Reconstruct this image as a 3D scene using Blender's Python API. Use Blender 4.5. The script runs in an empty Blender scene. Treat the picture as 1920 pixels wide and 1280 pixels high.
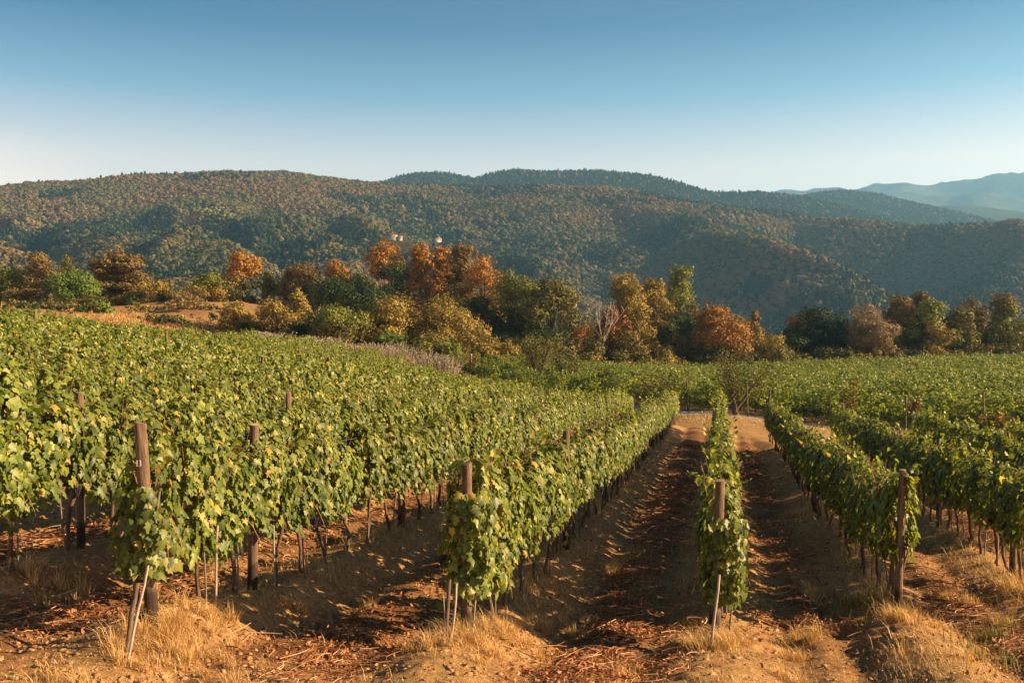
import bpy, bmesh, math
import numpy as np
from mathutils import Vector, Matrix

sc = bpy.context.scene
COL = sc.collection
R = math.radians

# ------------------------------------------------------------------ camera
F = 1920 * 35 / 36.0
CAMZ = 3.0
cam_d = bpy.data.cameras.new('camera')
cam_d.lens = 35; cam_d.sensor_width = 36; cam_d.sensor_fit = 'HORIZONTAL'
cam_d.clip_start = 0.1; cam_d.clip_end = 60000
cam = bpy.data.objects.new('camera', cam_d)
cam.location = (0, 0, CAMZ); cam.rotation_euler = (R(90), 0, 0)
COL.objects.link(cam); sc.camera = cam

# ------------------------------------------------------------------ sky, sun, exposure
SUN_ELEV, SUN_AZ = 22.5, 94.0          # azimuth clockwise from the view direction (+Y)
world = bpy.data.worlds.new('World'); sc.world = world; world.use_nodes = True
wn = world.node_tree.nodes; wl = world.node_tree.links
for n in list(wn): wn.remove(n)
sky = wn.new('ShaderNodeTexSky'); sky.sky_type = 'NISHITA'; sky.sun_disc = False
sky.sun_elevation = R(SUN_ELEV); sky.sun_rotation = R(SUN_AZ)
sky.altitude = 300; sky.air_density = 1.0; sky.dust_density = 0.6; sky.ozone_density = 2.0
bg = wn.new('ShaderNodeBackground'); bg.inputs['Strength'].default_value = 0.05
wo = wn.new('ShaderNodeOutputWorld')
# clear autumn air: the blue deepens quickly above the pale horizon
tc = wn.new('ShaderNodeTexCoord'); sx = wn.new('ShaderNodeSeparateXYZ'); wl.new(tc.outputs['Generated'], sx.inputs[0])
cr = wn.new('ShaderNodeValToRGB'); e = cr.color_ramp.elements
e[0].position = 0.0; e[0].color = (2.7, 1.65, 1.1, 1); e[1].position = 0.36; e[1].color = (.0, .2, .40, 1)
for p_, c_ in ((.10, (3.1, 1.75, 1.1)), (.17, (2.85, 1.6, 1.05)), (.235, (.75, .88, .84)), (.30, (.0, .30, .50))):
    q_ = e.new(p_); q_.color = (*c_, 1)
wl.new(sx.outputs[2], cr.inputs[0])
ml = wn.new('ShaderNodeMix'); ml.data_type = 'RGBA'; ml.blend_type = 'MULTIPLY'; ml.inputs['Factor'].default_value = 1
wl.new(sky.outputs[0], ml.inputs['A']); wl.new(cr.outputs[0], ml.inputs['B'])
wl.new(ml.outputs['Result'], bg.inputs[0]); wl.new(bg.outputs[0], wo.inputs[0])

sun_d = bpy.data.lights.new('sun', 'SUN'); sun_d.energy = 5.0; sun_d.angle = R(0.5)
sun_d.color = (1.0, 0.70, 0.40)
sun = bpy.data.objects.new('sun', sun_d); COL.objects.link(sun)
az, el = R(SUN_AZ), R(SUN_ELEV)
to_sun = Vector((math.sin(az) * math.cos(el), math.cos(az) * math.cos(el), math.sin(el)))
sun.rotation_euler = to_sun.to_track_quat('Z', 'Y').to_euler()
sun.location = to_sun * 100
sc.view_settings.view_transform = 'Standard'; sc.view_settings.look = 'None'
sc.view_settings.exposure = 1.85; sc.view_settings.gamma = 1.0
sc.cycles.max_bounces = 6; sc.cycles.diffuse_bounces = 2; sc.cycles.transmission_bounces = 3
sc.cycles.transparent_max_bounces = 4; sc.cycles.volume_bounces = 1

# ------------------------------------------------------------------ helpers
def P(u, v, d): return np.array([(u - 960) / F * d, d, CAMZ + (640 - v) / F * d])

def fade(t): return t * t * (3 - 2 * t)
def vnoise(x, y, seed=0):
    x = np.asarray(x, float); y = np.asarray(y, float)
    xi = np.floor(x).astype(np.int64); yi = np.floor(y).astype(np.int64)
    fx = fade(x - xi); fy = fade(y - yi)
    def h(a, b):
        n = (a * 374761393 + b * 668265263 + seed * 974711) & 0x7fffffff
        n = ((n ^ (n >> 13)) * 1274126177) & 0x7fffffff
        return ((n ^ (n >> 16)) & 0xffff) / 65535.0
    return ((h(xi, yi) * (1 - fx) + h(xi + 1, yi) * fx) * (1 - fy) + (h(xi, yi + 1) * (1 - fx) + h(xi + 1, yi + 1) * fx) * fy) * 2 - 1
def fbm(x, y, o=4, seed=0):
    s = 0; a = 1; t = 0
    for i in range(o):
        s = s + a * vnoise(x * 2 ** i, y * 2 ** i, seed + i * 17); t += a; a *= .5
    return s / t
def sstep(a, b, x):
    t = np.clip((np.asarray(x, float) - a) / (b - a), 0, 1); return t * t * (3 - 2 * t)

def mesh_np(name, V, faces, mats=(), midx=None, smooth=False):
    """faces: list of int arrays (n,k)"""
    me = bpy.data.meshes.new(name)
    V = np.asarray(V, np.float32)
    me.vertices.add(len(V)); me.vertices.foreach_set('co', V.ravel())
    faces = [np.asarray(f, np.int32) for f in faces if len(f)]
    nl = sum(f.size for f in faces); nf = sum(len(f) for f in faces)
    me.loops.add(nl); me.loops.foreach_set('vertex_index', np.concatenate([f.ravel() for f in faces]))
    tot = np.concatenate([np.full(len(f), f.shape[1], np.int32) for f in faces])
    st = np.concatenate([[0], np.cumsum(tot)[:-1]]).astype(np.int32)
    me.polygons.add(nf); me.polygons.foreach_set('loop_start', st)
    if midx is not None: me.polygons.foreach_set('material_index', np.asarray(midx, np.int32))
    if smooth: me.polygons.foreach_set('use_smooth', np.ones(nf, bool))
    for m in mats: me.materials.append(m)
    me.update(calc_edges=True)
    return me

class MB:
    """collects pieces into one mesh"""
    def __init__(s): s.V = []; s.Fq = {}; s.n = 0
    def add(s, V, Fa, mi=0):
        V = np.asarray(V, float); Fa = np.asarray(Fa, np.int64)
        s.V.append(V); s.Fq.setdefault(Fa.shape[1], []).append((Fa + s.n, np.full(len(Fa), mi))); s.n += len(V)
    def tube(s, pts, rad, n=6, mi=0, cap=True, wob=0, rng=None):
        pts = np.asarray(pts, float); m = len(pts)
        rad = np.broadcast_to(np.asarray(rad, float), (m,))
        T = np.gradient(pts, axis=0); T /= np.linalg.norm(T, axis=1)[:, None] + 1e-9
        ref = np.array([0.31, 0.95, 0.05]) if abs(T[0][2]) > .7 else np.array([0.05, .1, 1.])
        A = np.cross(T, ref); A /= np.linalg.norm(A, axis=1)[:, None] + 1e-9
        B = np.cross(T, A)
        th = np.arange(n) * 2 * np.pi / n
        rr = rad[:, None] * np.ones((m, n))
        if wob and rng is not None: rr = rr * (1 + wob * rng.normal(size=(1, n)) + .5 * wob * rng.normal(size=(m, n)))
        V = pts[:, None, :] + rr[:, :, None] * (np.cos(th)[None, :, None] * A[:, None, :] + np.sin(th)[None, :, None] * B[:, None, :])
        V = V.reshape(-1, 3)
        i = np.arange(m - 1)[:, None] * n; j = np.arange(n)[None, :]; k = (j + 1) % n
        s.add(V, np.stack([i + j, i + k, i + n + k, i + n + j], -1).reshape(-1, 4), mi)
        if cap:
            for base, e in ((0, 0), ((m - 1) * n, m - 1)):
                s.add(np.vstack([V[base:base + n], pts[e]]), [[a, (a + 1) % n, n] for a in range(n)], mi)
    def box(s, lo, hi, mi=0):
        x0, y0, z0 = lo; x1, y1, z1 = hi
        V = [(x0, y0, z0), (x1, y0, z0), (x1, y1, z0), (x0, y1, z0), (x0, y0, z1), (x1, y0, z1), (x1, y1, z1), (x0, y1, z1)]
        s.add(V, [[0, 3, 2, 1], [4, 5, 6, 7], [0, 1, 5, 4], [1, 2, 6, 5], [2, 3, 7, 6], [3, 0, 4, 7]], mi)
    def mesh(s, name, mats, smooth=False):
        fs, mi = [], []
        for k, l in s.Fq.items():
            fs.append(np.concatenate([a for a, b in l])); mi.append(np.concatenate([b for a, b in l]))
        return mesh_np(name, np.concatenate(s.V), fs, mats, np.concatenate(mi), smooth)

def link(name, me, parent=None, loc=None, rot=None, scale=None):
    o = bpy.data.objects.new(name, me); COL.objects.link(o)
    if parent is not None: o.parent = parent
    if loc is not None: o.location = loc
    if rot is not None: o.rotation_euler = rot
    if scale is not None: o.scale = scale
    return o
def tag(o, label=None, cat=None, group=None, kind=None):
    if label: o['label'] = label
    if cat: o['category'] = cat
    if group: o['group'] = group
    if kind: o['kind'] = kind
    return o
ONES = 'zeroth first second third fourth fifth sixth seventh eighth ninth tenth eleventh twelfth thirteenth fourteenth fifteenth sixteenth seventeenth eighteenth nineteenth'.split()
TENS = {2: 'twenty', 3: 'thirty', 4: 'forty', 5: 'fifty', 6: 'sixty', 7: 'seventy', 8: 'eighty', 9: 'ninety'}
def nth(n):
    if n < 20: return ONES[n]
    t, r = divmod(n, 10)
    return TENS[t][:-1] + 'ieth' if r == 0 else TENS[t] + '-' + ONES[r]

# ------------------------------------------------------------------ materials
def newmat(name):
    m = bpy.data.materials.new(name); m.use_nodes = True
    nt = m.node_tree
    for n in list(nt.nodes): nt.nodes.remove(n)
    return m, nt.nodes, nt.links
def ramp(N, stops, interp='LINEAR'):
    r = N.new('ShaderNodeValToRGB'); cr = r.color_ramp; cr.interpolation = interp
    while len(cr.elements) > 1: cr.elements.remove(cr.elements[-1])
    cr.elements[0].position = stops[0][0]; cr.elements[0].color = (*stops[0][1], 1)
    for p, c in stops[1:]:
        e = cr.elements.new(p); e.color = (*c, 1)
    return r
def noise(N, L, scale, detail=4, rough=.6, coord='Object', vec=None):
    n = N.new('ShaderNodeTexNoise'); n.inputs['Scale'].default_value = scale
    n.inputs['Detail'].default_value = detail; n.inputs['Roughness'].default_value = rough
    if vec is None:
        t = N.new('ShaderNodeTexCoord'); vec = t.outputs[coord]
    L.new(vec, n.inputs['Vector']); return n
def mixc(N, L, fac, a, b, mode='MIX'):
    m = N.new('ShaderNodeMix'); m.data_type = 'RGBA'; m.blend_type = mode
    for s, v in ((m.inputs['Factor'], fac), (m.inputs['A'], a), (m.inputs['B'], b)):
        if isinstance(v, (int, float)): s.default_value = v
        elif isinstance(v, tuple): s.default_value = (*v, 1)
        else: L.new(v, s)
    return m.outputs['Result']
def fin(N, L, sh, disp=None):
    o = N.new('ShaderNodeOutputMaterial'); L.new(sh, o.inputs['Surface'])

def leaf_mat(name, stops, trans=.3, rough=.5, spec=.35, nscale=None, tcol=1.5, objvar=.15):
    """foliage: every leaf face its own hue; part of the light passes through"""
    m, N, L = newmat(name)
    g = N.new('ShaderNodeNewGeometry')
    fac = g.outputs['Random Per Island']
    if nscale:
        nz = noise(N, L, nscale, 2, .5, vec=g.outputs['Position'])
        ma = N.new('ShaderNodeMath'); ma.operation = 'MULTIPLY_ADD'; L.new(nz.outputs['Fac'], ma.inputs[0]); ma.inputs[1].default_value = 1.1; ma.inputs[2].default_value = -.27
        mf = N.new('ShaderNodeMath'); mf.operation = 'MULTIPLY'; mf.inputs[1].default_value = .55; L.new(fac, mf.inputs[0]); fac = mf.outputs[0]
        ad = N.new('ShaderNodeMath'); ad.operation = 'ADD'; ad.use_clamp = True; L.new(fac, ad.inputs[0]); L.new(ma.outputs[0], ad.inputs[1]); fac = ad.outputs[0]
    r = ramp(N, stops); L.new(fac, r.inputs[0])
    c = r.outputs[0]
    if objvar:
        oi = N.new('ShaderNodeObjectInfo')
        hs = N.new('ShaderNodeHueSaturation'); mr = N.new('ShaderNodeMapRange')
        mr.inputs['To Min'].default_value = 1 - objvar; mr.inputs['To Max'].default_value = 1 + objvar
        L.new(oi.outputs['Random'], mr.inputs['Value']); L.new(mr.outputs[0], hs.inputs['Value']); L.new(c, hs.inputs['Color']); c = hs.outputs[0]
    b = N.new('ShaderNodeBsdfPrincipled'); b.inputs['Roughness'].default_value = rough
    b.inputs['Specular IOR Level'].default_value = spec
    L.new(c, b.inputs['Base Color'])
    t = N.new('ShaderNodeBsdfTranslucent')
    tc = mixc(N, L, 1.0, c, (tcol, tcol * .95, tcol * .45), 'MULTIPLY'); L.new(tc, t.inputs['Color'])
    mx = N.new('ShaderNodeMixShader'); mx.inputs[0].default_value = trans
    L.new(b.outputs[0], mx.inputs[1]); L.new(t.outputs[0], mx.inputs[2]); fin(N, L, mx.outputs[0])
    return m

M = {}
M['vine_leaf'] = leaf_mat('vine_leaf', [(0, (.05, .075, .013)), (.35, (.094, .132, .02)), (.65, (.15, .188, .028)), (.86, (.22, .244, .04)), (.95, (.3, .28, .055)), (.975, (.46, .36, .07)), (.99, (.4, .26, .07)), (1, (.24, .11, .04))], trans=.42, rough=.45, spec=.38)
M['far_vine_leaf'] = leaf_mat('far_vine_leaf', [(0, (.055, .085, .02)), (.4, (.12, .16, .03)), (.7, (.2, .24, .044)), (.92, (.32, .33, .07)), (1, (.32, .24, .07))], trans=.42, rough=.5, spec=.4, nscale=.25)
def pal(name, stops, **k): M[name] = leaf_mat(name + '_leaf', stops, **{'trans': .1, 'spec': .1, 'nscale': .55, **k})
pal('rust', [(0, (0.0655, 0.0504, 0.021)), (0.35, (0.1176, 0.0857, 0.0311)), (0.7, (0.1722, 0.1218, 0.042)), (1, (0.2436, 0.1722, 0.063))])
pal('orange', [(0, (.105, .06, .019)), (.35, (.215, .112, .029)), (.7, (.33, .168, .041)), (1, (.45, .25, .066))])
pal('ochre', [(0, (0.0988, 0.0786, 0.0232)), (0.35, (0.1835, 0.1441, 0.0343)), (0.7, (0.2752, 0.2036, 0.0474)), (1, (0.38, 0.2621, 0.0655))])
pal('olive', [(0, (0.0489, 0.0545, 0.0197)), (0.4, (0.0979, 0.0979, 0.0291)), (0.75, (0.159, 0.1467, 0.0414)), (1, (0.2446, 0.1835, 0.0489))])
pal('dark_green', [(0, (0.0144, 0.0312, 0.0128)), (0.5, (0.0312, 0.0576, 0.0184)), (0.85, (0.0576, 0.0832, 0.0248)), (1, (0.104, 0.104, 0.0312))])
pal('green', [(0, (0.052, 0.098, 0.021)), (.5, (0.104, 0.176, 0.031)), (.85, (0.182, 0.260, 0.044)), (1, (0.286, 0.325, 0.065))])
pal('ivy', [(0, (0.0516, 0.0773, 0.0178)), (0.4, (0.116, 0.1417, 0.0288)), (0.8, (0.2061, 0.219, 0.0387)), (1, (0.3093, 0.2577, 0.0644))])
pal('tan', [(0, (0.1176, 0.084, 0.042)), (0.5, (0.2016, 0.1428, 0.0714)), (1, (0.2856, 0.21, 0.1008))])
pal('red', [(0, (.12, .055, .025)), (.5, (.22, .095, .036)), (1, (.32, .16, .06))])
pal('silver', [(0, (.2, .175, .125)), (.5, (.33, .29, .21)), (1, (.46, .4, .3))], trans=.15)

def simple_mat(name, c1, c2, scale, rough=.8, bump=.3, stretch=None, spec=.3, metal=0):
    m, N, L = newmat(name)
    t = N.new('ShaderNodeTexCoord'); vec = t.outputs['Object']
    if stretch:
        mp = N.new('ShaderNodeMapping'); mp.inputs['Scale'].default_value = stretch; L.new(vec, mp.inputs['Vector']); vec = mp.outputs[0]
    nz = noise(N, L, scale, 6, .65, vec=vec)
    r = ramp(N, [(.3, c1), (.7, c2)]); L.new(nz.outputs['Fac'], r.inputs[0])
    b = N.new('ShaderNodeBsdfPrincipled'); b.inputs['Roughness'].default_value = rough; b.inputs['Metallic'].default_value = metal
    b.inputs['Specular IOR Level'].default_value = spec
    L.new(r.outputs[0], b.inputs['Base Color'])
    if bump:
        bp = N.new('ShaderNodeBump'); bp.inputs['Strength'].default_value = bump; bp.inputs['Distance'].default_value = .01
        L.new(nz.outputs['Fac'], bp.inputs['Height']); L.new(bp.outputs[0], b.inputs['Normal'])
    fin(N, L, b.outputs[0]); return m
M['bark'] = simple_mat('bark', (.05, .034, .024), (.15, .1, .065), 9, .9, .6, (4, 4, .7))
M['pale_bark'] = simple_mat('pale_bark', (.3, .24, .18), (.5, .42, .33), 6, .85, .4, (4, 4, .7))
M['vine_bark'] = simple_mat('vine_bark', (.045, .03, .022), (.16, .1, .06), 30, .9, .8, (3, 3, .6))
M['cane'] = simple_mat('cane', (.2, .085, .04), (.34, .16, .07), 20, .6, .1)
M['stake'] = simple_mat('stake', (.08, .065, .05), (.2, .165, .13), 22, .75, .2, (2, 2, .5))
M['pale_stake'] = simple_mat('pale_stake', (.2, .155, .115), (.4, .33, .26), 22, .6, .15, (2, 2, .4))
M['iron'] = simple_mat('iron', (.1, .09, .085), (.28, .22, .17), 40, .5, .1, metal=.6)
M['wire'] = simple_mat('wire', (.3, .27, .24), (.45, .4, .36), 5, .4, 0, metal=.8)
M['grape'] = simple_mat('grape', (.01, .01, .02), (.03, .025, .04), 60, .55, 0)
M['straw'] = leaf_mat('straw', [(0, (.3, .18, .075)), (.4, (.5, .32, .135)), (.8, (.66, .45, .2)), (1, (.74, .55, .28))], trans=.25, rough=.6, spec=.25, objvar=0)
M['weed'] = leaf_mat('weed', [(0, (.1, .11, .03)), (.6, (.17, .16, .045)), (1, (.28, .22, .07))], trans=.25, rough=.6, spec=.25, objvar=0)
M['litter'] = leaf_mat('litter', [(0, (.14, .055, .024)), (.45, (.28, .105, .04)), (.8, (.4, .165, .06)), (1, (.52, .3, .15))], trans=.1, rough=.7, spec=.2, objvar=0)
M['prunings'] = leaf_mat('prunings', [(0, (.17, .07, .033)), (.5, (.31, .14, .058)), (.85, (.47, .25, .115)), (1, (.62, .43, .27))], trans=0, rough=.7, spec=.2, objvar=0)
M['stone'] = simple_mat('stone', (.24, .16, .09), (.4, .29, .18), 14, .9, .4)

def wood_mat():
    m, N, L = newmat('post_wood')
    t = N.new('ShaderNodeTexCoord')
    mp = N.new('ShaderNodeMapping'); mp.inputs['Scale'].default_value = (9, 9, .8); L.new(t.outputs['Object'], mp.inputs['Vector'])
    g = noise(N, L, 6, 8, .7, vec=mp.outputs[0])
    r = ramp(N, [(.3, (.03, .02, .014)), (.45, (.1, .065, .042)), (.6, (.17, .115, .075)), (.8, (.27, .2, .145))]); L.new(g.outputs['Fac'], r.inputs[0])
    n2 = noise(N, L, 3.2, 4, .6)
    sx = N.new('ShaderNodeSeparateXYZ'); L.new(t.outputs['Object'], sx.inputs[0])
    ma = N.new('ShaderNodeMath'); ma.operation = 'MULTIPLY_ADD'; L.new(n2.outputs['Fac'], ma.inputs[0]); ma.inputs[1].default_value = -.35; L.new(sx.outputs[2], ma.inputs[2])
    st = N.new('ShaderNodeMapRange'); st.inputs['From Min'].default_value = .08; st.inputs['From Max'].default_value = .16; L.new(ma.outputs[0], st.inputs['Value'])
    c = mixc(N, L, st.outputs[0], (.035, .022, .016), r.outputs[0])     # tarred foot
    b = N.new('ShaderNodeBsdfPrincipled'); b.inputs['Roughness'].default_value = .85; b.inputs['Specular IOR Level'].default_value = .25
    L.new(c, b.inputs['Base Color'])
    bp = N.new('ShaderNodeBump'); bp.inputs['Strength'].default_value = .9; bp.inputs['Distance'].default_value = .012
    L.new(g.outputs['Fac'], bp.inputs['Height']); L.new(bp.outputs[0], b.inputs['Normal'])
    fin(N, L, b.outputs[0]); return m
M['post_wood'] = wood_mat()
M['post_end'] = simple_mat('post_end', (.26, .17, .11), (.42, .3, .2), 12, .9, .3)
M['white_paint'] = simple_mat('white_paint', (.6, .58, .54), (.8, .78, .74), 20, .7, .1)
M['plaster'] = simple_mat('plaster', (.42, .37, .3), (.52, .46, .38), .8, .9, .1)
M['roof_tile'] = simple_mat('roof_tile', (.3, .14, .08), (.42, .22, .13), .9, .9, .2)
M['dark_glass'] = simple_mat('dark_glass', (.03, .035, .04), (.06, .07, .08), 1, .15, 0, spec=.5)

# ------------------------------------------------------------------ the lie of the land (vineyard)
SL = 0.209                         # the rows run along (SL, 1)
ROWQ = {1: -3.33, 0: -.52, -1: 2.10, -2: 4.40, -3: 6.9, -4: 9.4, -5: 11.9, 2: -5.5}
for k in range(3, 19): ROWQ[k] = -5.5 - 2.47 * (k - 2)
D0 = {1: 9.3, 0: 10.3, -1: 11.6, -2: 12.75, -3: 13.2, -4: 14, -5: 15, 2: 8.0, 3: 8.5, 4: 10, 5: 11, 6: 12, 7: 14, 8: 15, 9: 17, 10: 18, 11: 20, 12: 22, 13: 23, 14: 25, 15: 27, 16: 28, 17: 30, 18: 32}
D1 = {-5: 33, -4: 37, -3: 42, -2: 46, -1: 52, 0: 57, 1: 60, 2: 64, 3: 68, 4: 73, 5: 78, 6: 83, 7: 87, 8: 90, 9: 92, 10: 94, 11: 94, 12: 94, 13: 93, 14: 91, 15: 86, 16: 80, 17: 72, 18: 66}
def row_q(x, y): return x - SL * (y - 10)
QS = np.array(sorted(ROWQ.values()))
# front row of the field across the track
FRONT = np.array([(-9, 112), (-3.75, 100), (6, 84), (14.3, 71.5), (24.6, 61), (33, 52.5), (46, 42), (70, 24)], float)
def poly_dist(x, y, poly):
    best = np.full(np.shape(x), 1e9); side = np.zeros(np.shape(x))
    for a, b in zip(poly[:-1], poly[1:]):
        ab = b - a; L2 = (ab ** 2).sum()
        t = np.clip(((x - a[0]) * ab[0] + (y - a[1]) * ab[1]) / L2, 0, 1)
        dx = x - a[0] - t * ab[0]; dy = y - a[1] - t * ab[1]
        d = np.hypot(dx, dy); s = np.sign(-(ab[0] * (y - a[1]) - ab[1] * (x - a[0])))
        m = d < best; best = np.where(m, d, best); side = np.where(m, s, side)
    return best * side * -1            # positive beyond the line (away from the camera)
def field_mask(x, y):
    """1 inside the block of rows"""
    q = row_q(x, y)
    end = np.interp(q, [ROWQ[k] for k in sorted(ROWQ, reverse=True)], [D1[k] for k in sorted(ROWQ, reverse=True)])
    return sstep(4, 7, y) * (1 - sstep(end - 1, end + 1.5, y))
def relief(x, y):
    q = row_q(x, y)
    i = np.clip(np.searchsorted(QS, q), 1, len(QS) - 1)
    dq = np.minimum(np.abs(q - QS[i - 1]), np.abs(q - QS[i]))
    m = field_mask(x, y)
    s0 = sstep(7.0, 10.5, y + .25 * x * 0)
    w = vnoise(x * .5, y * .5, 5) * .25
    mound = (.17 + .05 * vnoise(x * .9, y * .45, 3)) * np.exp(-((dq + w * .4) / .42) ** 2)
    rut = -.075 * np.exp(-((dq - .82) / .2) ** 2)
    return m * (s0 * .85 + .15) * (mound + rut)
def rough(x, y):
    near = 1 - sstep(15, 34, y); bk = sstep(97, 104, y) * (1 - sstep(140, 150, y)) * (x < -10); fine = 1 - sstep(12, 22, y)
    r = .10 * fbm(x * .22, y * .22, 3, 1) * sstep(3, 12, y)
    r = r + bk * (.9 * fbm(x * .14, y * .16, 3, 77) + .25 * fbm(x * .7, y * .7, 2, 78))
    r = r + near * .045 * fbm(x * 1.3, y * 1.3, 3, 7) + fine * (.052 * fbm(x * 5, y * 5, 3, 9) * (.5 + .5 * vnoise(x * .6, y * .6, 21)) + .05 * (.5 - np.abs(fbm(x * 6.5, y * 6.5, 2, 15))) * sstep(-.2, .5, fbm(x * .8, y * .8, 2, 16)))
    return r
CTRL = [(877, 1197, 10.3), (285, 1157, 9.3), (1342, 1195, 11.6), (1684, 1150, 12.7), (150, 1020, 11.8), (475, 1100, 11.6), (15, 1060, 10.8),
        (0, 1290, 7.9), (480, 1290, 8.4), (960, 1290, 8.75), (1440, 1290, 9.2), (1920, 1290, 9.7), (1905, 1088, 16.0), (1060, 1030, 16.5),
        (1283, 800, 57), (1350, 800, 54), (1455, 832, 46), (1345, 950, 24), (1560, 985, 20), (1545, 845, 42), (1760, 880, 33),
        (1310, 782, 63), (1330, 772, 70), (1500, 803, 61), (1700, 812, 56), (1900, 815, 50),
        (890, 712, 100), (1100, 742, 84), (900, 700, 150), (1400, 692, 150), (1920, 684, 140), (1100, 698, 150), (1650, 688, 145), (1920, 720, 100), (1600, 730, 100), (1300, 725, 105),
        (-300, 640, 40)]
for u, v, d in ((0, 595, 56), (0, 597, 66), (-200, 585, 54), (-200, 588, 64), (200, 608, 63), (400, 619, 73), (640, 643, 88), (850, 691, 92), (1000, 706, 84), (1100, 725, 72), (1200, 737, 64)):
    CTRL.append((u, v + 2.12 / d * F, d))
CTRL += [(0, 592, 100), (200, 598, 108), (330, 608, 108), (200, 585, 128), (380, 580, 128), (0, 583, 125), (-300, 578, 120), (430, 632, 108), (550, 640, 112), (650, 652, 112), (700, 663, 104), (800, 680, 104),
         (480, 575, 140), (620, 606, 140), (760, 642, 140), (900, 694, 140), (1000, 690, 165), (1400, 672, 170), (1700, 664, 170), (1950, 660, 165), (300, 582, 165), (0, 580, 165), (700, 604, 175), (900, 668, 175), (2400, 650, 150), (2600, 690, 90)]
_pts = np.array([P(*c) for c in CTRL])
_extra = np.array([(-60, 0, -.5), (60, 0, -1.5), (0, 0, -.2), (-8, 3, .1), (8, 3, -.3), (0, -40, 1.5), (-60, 20, 0.2), (60, 25, -2.0), (-120, 40, 2.5), (130, 60, -3), (-140, 110, 8), (170, 150, -2), (-160, 190, 8), (0, 190, 2.5), (160, 190, 0)], float)
_c = np.vstack([_pts, _extra])
_zz = _c[:, 2] - relief(_c[:, 0], _c[:, 1])
def _U(r2): return np.where(r2 > 0, .5 * r2 * np.log(r2 + 1e-12), 0)
_n = len(_c); _S = 50.0
_K = _U(((_c[:, None, :2] - _c[None, :, :2]) ** 2).sum(-1) / _S ** 2) + np.eye(_n) * 1.5e-4
_A = np.zeros((_n + 3, _n + 3)); _A[:_n, :_n] = _K; _A[:_n, _n:] = np.c_[np.ones(_n), _c[:, :2] / _S]; _A[_n:, :_n] = _A[:_n, _n:].T
_w = np.linalg.solve(_A, np.r_[_zz, 0, 0, 0])
def base_z(x, y):
    x = np.asarray(x, float); y = np.asarray(y, float)
    xc = np.clip(x, -150, 170); yc = np.clip(y, -40, 190)
    z = _w[_n] + _w[_n + 1] * xc / _S + _w[_n + 2] * yc / _S
    for i in range(_n):
        z = z + _w[i] * _U(((xc - _c[i, 0]) ** 2 + (yc - _c[i, 1]) ** 2) / _S ** 2)
    ex = np.hypot(x - xc, np.maximum(y - yc, 0))
    return z - .22 * ex * sstep(0, 120, ex) - .0006 * np.maximum(ex - 30, 0) ** 2 * (ex < 600)
def gz(x, y):
    x = np.asarray(x, float); y = np.asarray(y, float)
    return base_z(x, y) + relief(x, y) + rough(x, y)
def gz1(x, y): return float(gz(np.array([x]), np.array([y]))[0])

def axis(lo, a, b, hi, step, grow):
    c = np.arange(a, b, step); out = list(c); s = step; x = b
    while x < hi: out.append(x); s = min(s * grow, 12); x += s
    pre = []; s = step; x = a - step
    while x > lo: pre.append(x); s = min(s * grow, 12); x -= s
    return np.array(pre[::-1] + out)
gx = axis(-420, -6.5, 9.5, 420, .05, 1.03); gy = axis(-60, 7.0, 19.0, 420, .05, 1.02)
GX, GY = np.meshgrid(gx, gy)
GZ = gz(GX, GY)
def grid_faces(ny, nx):
    i = np.arange(ny - 1)[:, None] * nx + np.arange(nx - 1)[None, :]
    return np.stack([i, i + 1, i + nx + 1, i + nx], -1).reshape(-1, 4)

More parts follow.
